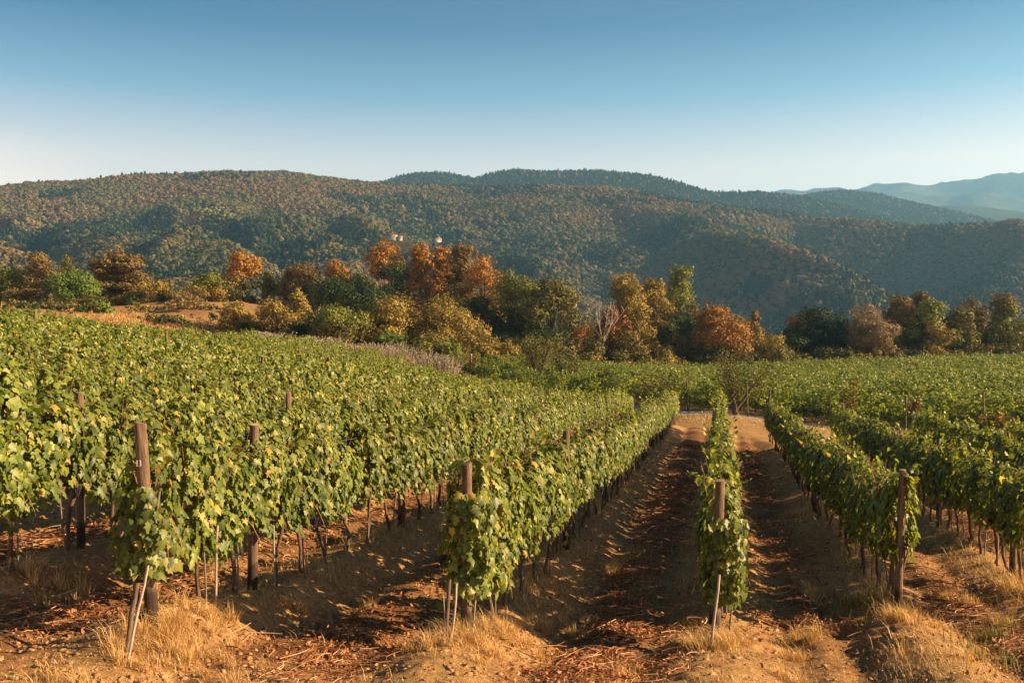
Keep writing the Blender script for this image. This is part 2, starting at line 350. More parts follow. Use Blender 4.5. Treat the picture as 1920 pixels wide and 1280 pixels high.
def ground_mat():
    m, N, L = newmat('soil')
    t = N.new('ShaderNodeTexCoord'); v = t.outputs['Object']
    z = N.new('ShaderNodeAttribute'); z.attribute_name = 'zone'
    sep = N.new('ShaderNodeSeparateColor'); L.new(z.outputs['Color'], sep.inputs[0])
    a = noise(N, L, .9, 5, .6, vec=v); b = noise(N, L, 14, 6, .7, vec=v); c = noise(N, L, 60, 4, .7, vec=v)
    r1 = ramp(N, [(.3, (.29, .155, .068)), (.5, (.44, .26, .115)), (.7, (.58, .375, .18))]); L.new(a.outputs['Fac'], r1.inputs[0])
    r2 = ramp(N, [(.28, (.35, .33, .3)), (.5, (.9, .88, .85)), (.72, (1.45, 1.4, 1.3))]); L.new(b.outputs['Fac'], r2.inputs[0])
    soil = mixc(N, L, 1, r1.outputs[0], r2.outputs[0], 'MULTIPLY')
    r3 = ramp(N, [(.35, (.55, .55, .55)), (.65, (1.35, 1.3, 1.2))]); L.new(c.outputs['Fac'], r3.inputs[0])
    soil = mixc(N, L, .8, soil, r3.outputs[0], 'MULTIPLY')
    grav = mixc(N, L, 1, (.36, .3, .25), r3.outputs[0], 'MULTIPLY')
    r4 = ramp(N, [(.3, (.2, .115, .045)), (.7, (.42, .27, .11))]); L.new(b.outputs['Fac'], r4.inputs[0])
    bank = mixc(N, L, a.outputs['Fac'], (.25, .11, .045), (.37, .22, .095))
    bank = mixc(N, L, .7, bank, r2.outputs[0], 'MULTIPLY')
    pn = noise(N, L, .16, 5, .7, vec=v); pr = ramp(N, [(.42, (0, 0, 0)), (.58, (1, 1, 1))]); L.new(pn.outputs['Fac'], pr.inputs[0])
    bank = mixc(N, L, pr.outputs[0], bank, r4.outputs[0])
    lt = N.new('ShaderNodeAttribute'); lt.attribute_name = 'litter'
    mulch = mixc(N, L, 1, (.17, .082, .038), r2.outputs[0], 'MULTIPLY')
    soil = mixc(N, L, lt.outputs['Fac'], soil, mulch)
    col = mixc(N, L, sep.outputs[1], soil, r4.outputs[0])
    col = mixc(N, L, sep.outputs[2], col, bank)
    col = mixc(N, L, sep.outputs[0], col, grav)
    s = N.new('ShaderNodeBsdfPrincipled'); s.inputs['Roughness'].default_value = .95; s.inputs['Specular IOR Level'].default_value = .1
    L.new(col, s.inputs['Base Color'])
    ad = N.new('ShaderNodeMath'); ad.operation = 'MULTIPLY_ADD'; L.new(c.outputs['Fac'], ad.inputs[0]); ad.inputs[1].default_value = .4; L.new(b.outputs['Fac'], ad.inputs[2])
    bp = N.new('ShaderNodeBump'); bp.inputs['Strength'].default_value = 1.0; bp.inputs['Distance'].default_value = .05
    L.new(ad.outputs[0], bp.inputs['Height']); L.new(bp.outputs[0], s.inputs['Normal'])
    fin(N, L, s.outputs[0]); return m
gme = mesh_np('ground', np.stack([GX, GY, GZ], -1).reshape(-1, 3), [grid_faces(*GX.shape)], [ground_mat()], smooth=True)
x, y = GX.ravel(), GY.ravel()
fd = poly_dist(x, y, FRONT)
fm = field_mask(x, y)
zr = sstep(-5.5, -4.2, fd + vnoise(x * .3, y * .3) * .5) * (1 - sstep(-2.0, -1.0, fd + vnoise(x * .4, y * .4, 4) * .5)) * (fd < 0) * sstep(55, 60, y + .6 * x)
q_ = row_q(x, y); i_ = np.clip(np.searchsorted(QS, q_), 1, len(QS) - 1)
dq_ = np.minimum(np.abs(q_ - QS[i_ - 1]), np.abs(q_ - QS[i_]))
zg = np.clip(.75 * np.exp(-(dq_ / .5) ** 2) * fm + (1 - fm) * (y > 30) * .8, 0, 1) * sstep(-.35, .25, fbm(x * .8, y * .8, 3, 31) + .25)
zb = sstep(95, 104, y) * (1 - sstep(150, 165, y)) * (1 - sstep(-30, -24, x + .1 * (y - 100)))
zb *= sstep(-.3, .1, fbm(x * .05, y * .08, 3, 12) + .35)
zone = np.stack([zr, zg, zb, np.ones_like(zr)], -1).astype(np.float32)
at = gme.color_attributes.new('zone', 'FLOAT_COLOR', 'POINT'); at.data.foreach_set('color', zone.ravel())
lit_ = np.exp(-((dq_ - 1.2) / .5) ** 2) * fm * np.clip(.85 + 1.0 * fbm(x * .9, y * .5, 3, 24), 0, 1)
lt_ = gme.attributes.new('litter', 'FLOAT', 'POINT'); lt_.data.foreach_set('value', lit_.astype(np.float32))
tag(link('ground', gme), kind='structure')

# ------------------------------------------------------------------ hills
def ridges_height(X, Y, ridges, k=9.0):
    H = None
    for crest, slope, w in ridges:
        pts = np.array([P(*c) for c in crest]); pts[:, 2] -= 5
        best = np.full(X.shape, 1e9); hz = np.zeros(X.shape)
        for a, b in zip(pts[:-1], pts[1:]):
            ab = b[:2] - a[:2]; L2 = (ab ** 2).sum()
            t = np.clip(((X - a[0]) * ab[0] + (Y - a[1]) * ab[1]) / L2, 0, 1)
            d = np.hypot(X - a[0] - t * ab[0], Y - a[1] - t * ab[1])
            z = a[2] + t * (b[2] - a[2])
            h = z - slope * (np.sqrt(d * d + w * w) - w)
            hb = hz - slope * (np.sqrt(best * best + w * w) - w) if H is None else None
            m = h > (hz - slope * (np.sqrt(best * best + w * w) - w))
            best = np.where(m, d, best); hz = np.where(m, z, hz)
        h = hz - slope * (np.sqrt(best * best + w * w) - w)
        if H is None: H = h
        else:
            m = np.maximum(H, h); H = m + k * np.log(np.exp((H - m) / k) + np.exp((h - m) / k)) - k * np.exp(-np.abs(H - h) / k) * .69 * .5
    return H
NEAR = [
    ([(-900, 420, 1500), (-500, 400, 1500), (-200, 378, 1500), (0, 362, 1450), (120, 341, 1450), (270, 329, 1480), (440, 321, 1500), (530, 322, 1520), (640, 334, 1560), (740, 341, 1600), (900, 347, 1600), (1000, 347, 1560)], .42, 90),
    ([(1000, 347, 1560), (1120, 347, 1500), (1200, 354, 1480), (1290, 370, 1450), (1400, 387, 1500), (1460, 396, 1600)], .62, 40),
    ([(530, 326, 1500), (570, 372, 1320), (640, 402, 1180), (690, 432, 1050), (735, 449, 960), (830, 456, 900), (930, 472, 850), (1050, 506, 750), (1140, 542, 650), (1250, 600, 560)], .58, 25),
    ([(270, 333, 1460), (310, 375, 1280), (430, 395, 1180), (530, 418, 1080), (600, 450, 960), (640, 490, 820)], .62, 22),
    ([(-100, 380, 1400), (80, 412, 1100), (250, 428, 950), (340, 443, 880), (430, 493, 760), (475, 548, 650)], .65, 22),
    ([(-500, 430, 800), (-200, 445, 720), (0, 466, 650), (200, 494, 590), (300, 494, 560), (400, 528, 500), (470, 580, 430)], .62, 20),
    ([(740, 345, 1560), (800, 385, 1400), (900, 420, 1250), (960, 455, 1120), (1010, 480, 1000)], .65, 22),
    ([(1120, 350, 1480), (1200, 377, 1350), (1290, 398, 1250), (1400, 432, 1120), (1500, 477, 980), (1600, 526, 850), (1660, 549, 780), (1760, 592, 700), (1900, 645, 620)], .72, 22),
    ([(1390, 388, 1600), (1460, 397, 1550), (1530, 402, 1450), (1600, 400, 1380), (1690, 407, 1320), (1830, 402, 1260), (1920, 400, 1200), (2200, 385, 1150), (2700, 380, 1100)], .62, 30),
    ([(1920, 402, 1190), (1880, 450, 1080), (1850, 500, 960), (1840, 560, 830)], .6, 25),
]
BACK = [
    ([(640, 365, 2500), (730, 346, 2500), (790, 325, 2500), (830, 325, 2500), (880, 343, 2450)], .45, 50),
    ([(880, 350, 2450), (905, 342, 2400), (970, 323, 2400), (1020, 326, 2350), (1110, 318, 2300), (1180, 323, 2300), (1260, 346, 2300), (1330, 358, 2300), (1400, 357, 2250), (1480, 365, 2300), (1560, 390, 2200)], .42, 60),
    ([(1380, 392, 3000), (1460, 378, 3000), (1560, 357, 2950), (1640, 373, 2850), (1740, 403, 2700), (1820, 425, 2600)], .35, 80),
]
FAR = [
    ([(1200, 385, 6300), (1400, 366, 6300), (1530, 351, 6300), (1600, 357, 6230), (1660, 345, 6160), (1700, 338, 6090), (1760, 341, 6090), (1830, 340, 6020), (1880, 330, 5950), (1920, 326, 5950), (2100, 318, 5950), (2500, 350, 5950)], .42, 90),
    ([(1430, 396, 4410), (1530, 380, 4410), (1600, 366, 4340), (1660, 374, 4270), (1760, 392, 4200)], .38, 90),
    ([(1640, 402, 3779), (1740, 388, 3709), (1830, 378, 3639), (1920, 371, 3570), (2200, 362, 3500)], .38, 80),
    ([(1700, 340, 6090), (1690, 358, 5530), (1660, 378, 4900)], .45, 60), ([(1880, 332, 5950), (1850, 352, 5390), (1800, 376, 4760)], .45, 60), ([(1780, 342, 6020), (1770, 362, 5530), (1740, 384, 4900)], .45, 60),
]
def near_h(X, Y):
    H = ridges_height(X, Y, NEAR)
    g = fbm(X / 260, Y / 260, 3, 41); g2 = 1 - np.abs(fbm(X / 190 + .0011 * Y, Y / 330, 3, 52)) * 2
    H = H + (28 * g + 36 * (g2 - .8)) * sstep(300, 700, Y) * (1 - .9 * sstep(1080, 1380, Y)) - 2
    return np.maximum(H, -85 + 10 * fbm(X / 200, Y / 200, 2, 3))
def hill_mat(name, c1, c2, c3, s):
    m, N, L = newmat(name)
    a = noise(N, L, s, 6, .65)
    r = ramp(N, [(.3, c1), (.5, c2), (.72, c3)]); L.new(a.outputs['Fac'], r.inputs[0])
    b = N.new('ShaderNodeBsdfPrincipled'); b.inputs['Roughness'].default_value = 1; b.inputs['Specular IOR Level'].default_value = 0
    L.new(r.outputs[0], b.inputs['Base Color'])
    n2 = noise(N, L, s * 5, 4, .7); bp = N.new('ShaderNodeBump'); bp.inputs['Strength'].default_value = 1; bp.inputs['Distance'].default_value = 9
    L.new(n2.outputs['Fac'], bp.inputs['Height']); L.new(bp.outputs[0], b.inputs['Normal'])
    fin(N, L, b.outputs[0]); return m
def height_sheet(name, x0, x1, y0, y1, st, fn, mat):
    X, Y = np.meshgrid(np.arange(x0, x1, st), np.arange(y0, y1, st)); Z = fn(X, Y)
    o = link(name, mesh_np(name, np.stack([X, Y, Z], -1).reshape(-1, 3), [grid_faces(*X.shape)], [mat], smooth=True))
    return tag(o, kind='structure'), X, Y, Z
_, HX, HY, HZ = height_sheet('hills', -1700, 1900, 330, 2000, 12, near_h, hill_mat('hill_floor', (.03, .032, .015), (.065, .05, .022), (.12, .08, .035), .03))
def back_h(X, Y):
    return np.maximum(ridges_height(X, Y, BACK) + 10 * fbm(X / 220, Y / 220, 4, 61) * sstep(0, 1, 1), -120)
def far_h(X, Y):
    g = 1 - np.abs(fbm(X / 630, Y / 770, 4, 71)) * 2
    return np.maximum(ridges_height(X, Y, FAR, 25) + 90 * (g - .8), -250)
_, BX, BY, BZ = height_sheet('back_hills', -1400, 1900, 1750, 3400, 20, back_h, hill_mat('back_hill_floor', (.02, .032, .016), (.03, .045, .02), (.06, .055, .028), .02))
height_sheet('mountains', 350, 5400, 3200, 7400, 45, far_h, hill_mat('mountain_floor', (.03, .04, .03), (.06, .065, .045), (.1, .09, .065), .004))

def cards(C, Nn, S, rng, asp=.75, jit=.25, tri=False):
    """leaf-shaped quads: centres C, normals Nn, sizes S"""
    n = len(C)
    Nn = Nn / (np.linalg.norm(Nn, axis=1)[:, None] + 1e-9)
    r = rng.normal(size=(n, 3)); A = np.cross(Nn, r); A /= np.linalg.norm(A, axis=1)[:, None] + 1e-9
    B = np.cross(Nn, A); S = S[:, None]
    a = S * .5; b = S * .5 * asp
    j = lambda: 1 + jit * rng.normal(size=(n, 1))
    V = np.stack([C - A * a * j(), C - B * b * j() + Nn * S * .08, C + A * a * j(), C + B * b * j() + Nn * S * .08], 1).reshape(-1, 3)
    return V, np.arange(n * 4).reshape(-1, 4)

# forest trees used far away: five shapes, placed as one wood
forest_src = bpy.data.collections.new('forest_shapes')
def forest_mat():
    m, N, L = newmat('forest_leaf')
    at = N.new('ShaderNodeAttribute'); at.attribute_type = 'INSTANCER'; at.attribute_name = 'tint'
    g = N.new('ShaderNodeNewGeometry')
    mr = N.new('ShaderNodeMapRange'); mr.inputs['To Min'].default_value = .82; mr.inputs['To Max'].default_value = 1.18
    L.new(g.outputs['Random Per Island'], mr.inputs['Value'])
    hs = N.new('ShaderNodeHueSaturation'); L.new(at.outputs['Color'], hs.inputs['Color']); L.new(mr.outputs[0], hs.inputs['Value'])
    b = N.new('ShaderNodeBsdfPrincipled'); b.inputs['Roughness'].default_value = .7; b.inputs['Specular IOR Level'].default_value = .1
    L.new(hs.outputs[0], b.inputs['Base Color'])
    t = N.new('ShaderNodeBsdfTranslucent'); L.new(hs.outputs[0], t.inputs['Color'])
    mx = N.new('ShaderNodeMixShader'); mx.inputs[0].default_value = .15
    L.new(b.outputs[0], mx.inputs[1]); L.new(t.outputs[0], mx.inputs[2]); fin(N, L, mx.outputs[0]); return m
FM = forest_mat()
rng = np.random.default_rng(11)
for i in range(7):
    con = i >= 5
    n = 110
    th = rng.uniform(0, 2 * np.pi, n)
    if con:
        h = rng.uniform(0, 1, n) ** .8; r = (1 - h) * .3 + .03; h = h * 1.05
        C = np.stack([r * np.cos(th), r * np.sin(th), h], -1); Nn = np.stack([np.cos(th), np.sin(th), np.full(n, .5)], -1)
        S = rng.uniform(.16, .3, n)
    else:
        d = rng.normal(size=(n, 3)); d /= np.linalg.norm(d, axis=1)[:, None]; d[:, 2] = np.abs(d[:, 2]) * 1.1 - .25
        bump = 1 + .25 * np.sin(d[:, 0] * 5 + i) * np.cos(d[:, 1] * 4 + 2 * i)
        C = d * bump[:, None] * np.array([.48, .48, .5]) * rng.uniform(.8, 1.05, (n, 1)) + np.array([0, 0, .5]); Nn = d + .2 * rng.normal(size=(n, 3))
        S = rng.uniform(.2, .34, n)
    V, Q = cards(C, Nn, S, rng)
    o = bpy.data.objects.new('forest_tree', mesh_np('forest_tree', V, [Q], [FM])); forest_src.objects.link(o)

def make_forest():
    rng = np.random.default_rng(5)
    out = []
    def interp_h(G, x0, y0, st, x, y):
        fx = np.clip((x - x0) / st, 0, G.shape[1] - 1.001); fy = np.clip((y - y0) / st, 0, G.shape[0] - 1.001)
        i = fx.astype(int); j = fy.astype(int); a = fx - i; b = fy - j
        return G[j, i] * (1 - a) * (1 - b) + G[j, i + 1] * a * (1 - b) + G[j + 1, i] * (1 - a) * b + G[j + 1, i + 1] * a * b
    hN = lambda x, y: interp_h(HZ, -1700, 330, 12, x, y)
    hB = lambda x, y: interp_h(BZ, -1400, 1750, 20, x, y)
    for h, y0, y1, cell, size in ((hN, 380, 1850, 4.3, 6.2), (hB, 1880, 3100, 8.0, 7.5)):
        # jittered grid, so crowns stand shoulder to shoulder
        xs = np.arange(-1650, 1850, cell); ys = np.arange(y0, y1, cell)
        x, y = np.meshgrid(xs, ys); x = x.ravel() + rng.uniform(-.5, .5, x.size) * cell * 1.1; y = y.ravel() + rng.uniform(-.5, .5, y.size) * cell * 1.1
        m = np.abs(x / y) < .72; x, y = x[m], y[m]
        z = h(x, y)
        v = 640 - (z + 7 - CAMZ) / y * F
        m = v < 665; x, y, z = x[m], y[m], z[m]
        # drop what stands well behind a nearer crest
        vis = np.ones(len(x), bool)
        top = z + 16 - CAMZ
        for f in np.linspace(.3, .985, 60):
            yy = y * f; xx = x * f
            t = np.full(len(x), -1e9)
            mN = (yy > 340) & (yy < 1700); t[mN] = hN(xx[mN], yy[mN])
            mB = (yy > 1780) & (yy < 3300); t[mB] = hB(xx[mB], yy[mB])
            vis &= ~(t + 3 - CAMZ > top * f + (1 - f) * 0)
        x, y, z = x[vis], y[vis], z[vis]
        s = size * rng.gamma(14, 1 / 14, len(x)).clip(.55, 1.9)
        # species patches
        p = 2.5 * fbm(x / 150, y / 100, 4, 81) + .12 * rng.normal(size=len(x)) + .16
        u = 960 + x / y * F; vv = 640 - (z - CAMZ) / y * F
        alt = z
        brown = np.array([.19, .128, .062]); olive = np.array([.115, .12, .052]); pine = np.array([.03, .056, .03]); lime = np.array([.16, .15, .045]); rust = np.array([.24, .1, .035])
        if h is hB: p = p - .55
        w = np.clip((p + .25) / .5, 0, 1)[:, None]
        mixr = np.clip(.5 + 1.3 * fbm(x / 90, y / 70, 3, 95) + rng.normal(0, .16, len(x)), 0, 1)[:, None]
        dec = brown * (1 - mixr) + olive * mixr
        dec = np.where(rng.uniform(size=(len(x), 1)) < .015, rust, dec)
        dec = np.where((rng.uniform(size=(len(x), 1)) < .02), lime, dec)
        lowgreen = sstep(.1, .5, fbm(x / 120, y / 90, 2, 91) + .3 * (vv > 430))[:, None] * .55
        dec = dec * (1 - lowgreen) + np.array([.085, .095, .03]) * lowgreen
        con = (rng.uniform(size=len(x)) > .2 + .8 * w[:, 0]) if h is hN else (rng.uniform(size=len(x)) < .88)
        col = np.where(con[:, None], pine * rng.uniform(.8, 1.25, (len(x), 1)), dec * rng.uniform(.87, 1.13, (len(x), 1)))
        idx = np.where(con, 5 + rng.integers(0, 2, len(x)), rng.integers(0, 5, len(x)))
        s = np.where(con, s * 1.0, s)
        out.append((np.stack([x, y, z - .4 * s], -1), s, col, idx))
    return [np.concatenate(a) for a in zip(*out)]
def hill_hit(u, v):
    d = np.arange(400, 1900, 2.0); p = np.stack([(u - 960) / F * d, d, CAMZ + (640 - v) / F * d]); t = near_h(p[0], p[1])
    i = np.argmax(t > p[2]); return float(d[i]), float(t[i])
HOUSES = {n: (u, v, *hill_hit(u, v)) for n, u, v in (('farmhouse', 820, 453), ('farm_barn', 737, 449), ('farm_shed', 750, 450), ('valley_house', 1075, 578))}
print(HOUSES)
FP, FS, FC, FI = make_forest()
_k = np.ones(len(FP), bool)
for u, v, d, z in HOUSES.values():          # clearings round the houses
    hx = (u - 960) / F * d; a = np.abs(FP[:, 0] / FP[:, 1] - hx / d) * d
    _k &= ~((np.hypot(FP[:, 0] - hx, FP[:, 1] - d) < 10) | ((a < 8) & (FP[:, 1] < d) & (FP[:, 1] > d - 70)))
FP, FS, FC, FI = FP[_k], FS[_k], FC[_k], FI[_k]
_r = np.random.default_rng(6)
for u, v, a_, b_, c_ in ((385, 406, 26, 34, (.34, .32, .11)), (355, 408, 12, 20, (.36, .3, .1)), (430, 404, 12, 25, (.3, .3, .1)), (885, 466, 34, 26, (.2, .17, .07)), (940, 473, 26, 16, (.2, .17, .08)), (1110, 536, 20, 22, (.2, .19, .08)),
                         (780, 452, 30, 24, (.16, .16, .06)), (300, 420, 14, 22, (.3, .26, .12)), (160, 398, 22, 25, (.26, .22, .1)), (895, 428, 14, 24, (.22, .24, .08)), (620, 470, 16, 20, (.24, .22, .08)), (60, 420, 16, 24, (.24, .2, .09))):
    d, z = hill_hit(u, v); hx = (u - 960) / F * d           # meadows and pale young growth among the woods
    e_ = ((FP[:, 0] - hx) / a_) ** 2 + ((FP[:, 1] - d) / b_) ** 2 + .5 * vnoise(FP[:, 0] / 12, FP[:, 1] / 12, 3) < 1
    FC[e_] = np.array(c_) * _r.uniform(.8, 1.2, (e_.sum(), 1)); FS[e_] *= .55; FI[e_] = FI[e_] % 5
print('forest trees', len(FP))
fme = bpy.data.meshes.new('forest'); fme.vertices.add(len(FP)); fme.vertices.foreach_set('co', FP.astype(np.float32).ravel())
a = fme.attributes.new('size', 'FLOAT', 'POINT'); a.data.foreach_set('value', FS.astype(np.float32))
a = fme.attributes.new('turn', 'FLOAT', 'POINT'); a.data.foreach_set('value', np.random.default_rng(1).uniform(0, 6.28, len(FP)).astype(np.float32))
a = fme.attributes.new('shape', 'INT', 'POINT'); a.data.foreach_set('value', FI.astype(np.int32))
a = fme.attributes.new('tint', 'FLOAT_COLOR', 'POINT'); a.data.foreach_set('color', np.c_[FC, np.ones(len(FC))].astype(np.float32).ravel())
forest = tag(link('forest', fme), 'autumn forest covering the hills beyond the vineyard', 'forest', kind='stuff')
ng = bpy.data.node_groups.new('forest_nodes', 'GeometryNodeTree')
ng.interface.new_socket('Geometry', in_out='INPUT', socket_type='NodeSocketGeometry'); ng.interface.new_socket('Geometry', in_out='OUTPUT', socket_type='NodeSocketGeometry')
gi = ng.nodes.new('NodeGroupInput'); go = ng.nodes.new('NodeGroupOutput')
iop = ng.nodes.new('GeometryNodeInstanceOnPoints'); ci = ng.nodes.new('GeometryNodeCollectionInfo')
ci.inputs['Collection'].default_value = forest_src; ci.inputs['Separate Children'].default_value = True; ci.inputs['Reset Children'].default_value = True
def named(n, t):
    a = ng.nodes.new('GeometryNodeInputNamedAttribute'); a.data_type = t; a.inputs['Name'].default_value = n; return a.outputs['Attribute']
cx = ng.nodes.new('ShaderNodeCombineXYZ'); ng.links.new(named('turn', 'FLOAT'), cx.inputs['Z'])
e2r = ng.nodes.new('FunctionNodeEulerToRotation'); ng.links.new(cx.outputs[0], e2r.inputs[0])
ng.links.new(gi.outputs[0], iop.inputs['Points']); ng.links.new(ci.outputs[0], iop.inputs['Instance'])
iop.inputs['Pick Instance'].default_value = True
ng.links.new(named('shape', 'INT'), iop.inputs['Instance Index']); ng.links.new(e2r.outputs[0], iop.inputs['Rotation']); ng.links.new(named('size', 'FLOAT'), iop.inputs['Scale'])
ng.links.new(iop.outputs[0], go.inputs[0])
md = forest.modifiers.new('forest', 'NODES'); md.node_group = ng

# ------------------------------------------------------------------ haze (the air between here and the far hills)
mh, N, L = newmat('haze')
pv = N.new('ShaderNodeVolumePrincipled'); pv.inputs['Color'].default_value = (.26, .60, .97, 1); pv.inputs['Density'].default_value = 1.25e-4; pv.inputs['Anisotropy'].default_value = .25
om = N.new('ShaderNodeOutputMaterial'); L.new(pv.outputs[0], om.inputs['Volume'])
hb = MB(); hb.box((-2600, -120, -420), (5800, 7900, 1190))
tag(link('haze', hb.mesh('haze', [mh])), 'pale blue haze filling the valley', 'haze', kind='stuff')
#%%REST%%
# ------------------------------------------------------------------ vines
LEAF_XY = np.array([(0, -.02), (.2, -.14), (.44, .02), (.33, .2), (.52, .46), (.27, .52), (.16, .74), (0, 1.0), (-.16, .74), (-.27, .52), (-.52, .46), (-.33, .2), (-.44, .02), (-.2, -.14)])
def full_leaf():
    V = np.vstack([[(0, .28)], LEAF_XY]); z = -.30 * np.abs(V[:, 0]) - .22 * (V[:, 1] - .2) ** 2
    n = len(LEAF_XY); f = np.array([[0, 1 + i, 1 + (i + 1) % n] for i in range(n)])
    return np.c_[V, z], f
def mid_leaf():
    V = np.array([(0, .3), (0, -.03), (.44, .0), (.5, .45), (.17, .7), (0, 1), (-.17, .7), (-.5, .45), (-.44, .0)]); z = -.3 * np.abs(V[:, 0]) - .2 * V[:, 1] ** 2
    return np.c_[V, z], np.array([[0, 1 + i, 1 + (i + 1) % 8] for i in range(8)])
def far_leaf():
    V = np.array([(0, -.05), (.5, .3), (0, 1), (-.5, .3)]); z = np.array([0, -.16, -.1, -.16])
    return np.c_[V, z], np.array([[0, 1, 2, 3]])
def place_leaves(tmpl, C, Nn, T, S):
    """leaf copies: at C, facing Nn, tip towards T, size S"""
    tv, tf = tmpl
    Nn = Nn / np.linalg.norm(Nn, axis=1)[:, None]
    T = T - (T * Nn).sum(1)[:, None] * Nn; T /= np.linalg.norm(T, axis=1)[:, None] + 1e-9
    X = np.cross(T, Nn)
    V = C[:, None, :] + S[:, None, None] * (tv[None, :, 0:1] * X[:, None, :] + tv[None, :, 1:2] * T[:, None, :] + tv[None, :, 2:3] * (.35 + 1.7 * np.modf(S * 9973)[0])[:, None, None] * Nn[:, None, :])
    n, k = len(C), len(tv)
    return V.reshape(-1, 3), (np.arange(n)[:, None, None] * k + tf[None]).reshape(-1, tf.shape[1])
def canopy(n, rng, size=(.085, .15), half=.47, top=1.72, bot=.68, thick=.185, clear=None):
    """leaf positions of one trained vine; x along the row"""
    ph = rng.uniform(0, 6.28, 6)
    x = rng.uniform(-half, half, n)
    tl = top + .08 * np.sin(x * 7 + ph[0]) + .05 * np.sin(x * 17 + ph[1])
    bl = bot + .11 * np.sin(x * 6 + ph[2]) + .06 * np.sin(x * 15 + ph[3])
    h = rng.beta(1.25, 1.0, n)
    z = bl + (tl - bl) * h
    w = thick * (.55 + .75 * np.sin(np.pi * np.clip(h * .82 + .14, 0, 1))) * (1 + .25 * np.sin(x * 9 + z * 6 + ph[4]))
    side = np.where(rng.uniform(size=n) < .5, -1, 1)
    y = side * w * rng.uniform(.15, 1, n) ** .45
    C = np.stack([x, y, z], -1)
    Nn = np.stack([rng.normal(0, .55, n), side * (.45 + np.abs(y) / thick), rng.normal(.45, .5, n) + .8 * (h > .88)], -1)
    T = np.stack([rng.normal(0, .5, n), side * .35 + rng.normal(0, .3, n), np.full(n, -1.0)], -1)
    S = rng.uniform(size[0], size[1], n)
    hole = vnoise(x * 4.2 + ph[5] * 9, z * 3.6 + side * 7, 5) * .7 + vnoise(x * 9 + ph[5] * 5, z * 9 + side * 3, 6) * .5
    kp = (hole > -.28) | (rng.uniform(size=n) < .18)
    if clear is not None: kp &= ~((x < .0) & (z > clear)) & (x > -.24)
    C, Nn, T, S = C[kp], Nn[kp], T[kp], S[kp]
    if clear is not None:        # leaves that wrap the row's end post
        m = 170; z2 = bot + (clear - bot + .08) * rng.uniform(0, 1, m) ** .9; y2 = rng.normal(-.12, .12, m).clip(-.36, .1)
        C = np.vstack([C, np.stack([rng.uniform(-.32, -.2, m), y2, z2], -1)]); Nn = np.vstack([Nn, np.stack([np.full(m, -.9), y2 * 4 - .2, np.full(m, .3)], -1) + rng.normal(0, .35, (m, 3))])
        T = np.vstack([T, np.stack([np.full(m, -.3), rng.normal(0, .4, m), np.full(m, -1.)], -1)]); S = np.r_[S, rng.uniform(size[0], size[1], m)]
    if bot < .55:                # low skirts of leaves on the first vines of a row
        m = 150; sd = rng.choice([-1, 1], m, p=[.65, .35])
        C = np.vstack([C, np.stack([rng.uniform(-.2, .5, m), sd * rng.uniform(.06, .24, m), bot - .06 + .5 * rng.uniform(0, 1, m)], -1)])
        Nn = np.vstack([Nn, np.stack([rng.normal(-.3, .4, m), sd * .9, rng.normal(.3, .4, m)], -1)]); T = np.vstack([T, np.stack([rng.normal(0, .4, m), sd * .3, np.full(m, -1.)], -1)]); S = np.r_[S, rng.uniform(size[0], size[1], m)]
    # loose shoots that stick out at the top and trail below
    for _ in range(4):
        m = rng.integers(5, 9); x0 = rng.uniform(-half if clear is None else .15, half - .08); y0 = rng.normal(0, .08); t = np.linspace(0, 1, m); lean = rng.normal(0, .22, 2)
        if rng.uniform() < .8: P0 = np.stack([x0 + lean[0] * t, y0 + lean[1] * t, top - .12 + rng.uniform(.16, .42) * t], -1)
        else:
            sd = rng.choice([-1, 1]); P0 = np.stack([x0 + lean[0] * t, sd * (thick * .9 + .14 * np.sin(t * 2)), rng.uniform(.8, 1.3) - .5 * t], -1)
        C = np.vstack([C, P0]); Nn = np.vstack([Nn, rng.normal(size=(m, 3)) + [0, 0, .5]]); T = np.vstack([T, rng.normal(0, .6, (m, 3)) - [0, 0, .8]]); S = np.r_[S, rng.uniform(size[0] * .7, size[1] * .85, m)]
    return C, Nn, T, S
FULL, MID, FARL = full_leaf(), mid_leaf(), far_leaf()
NVAR = 14
vine_var = []
rng = np.random.default_rng(3)
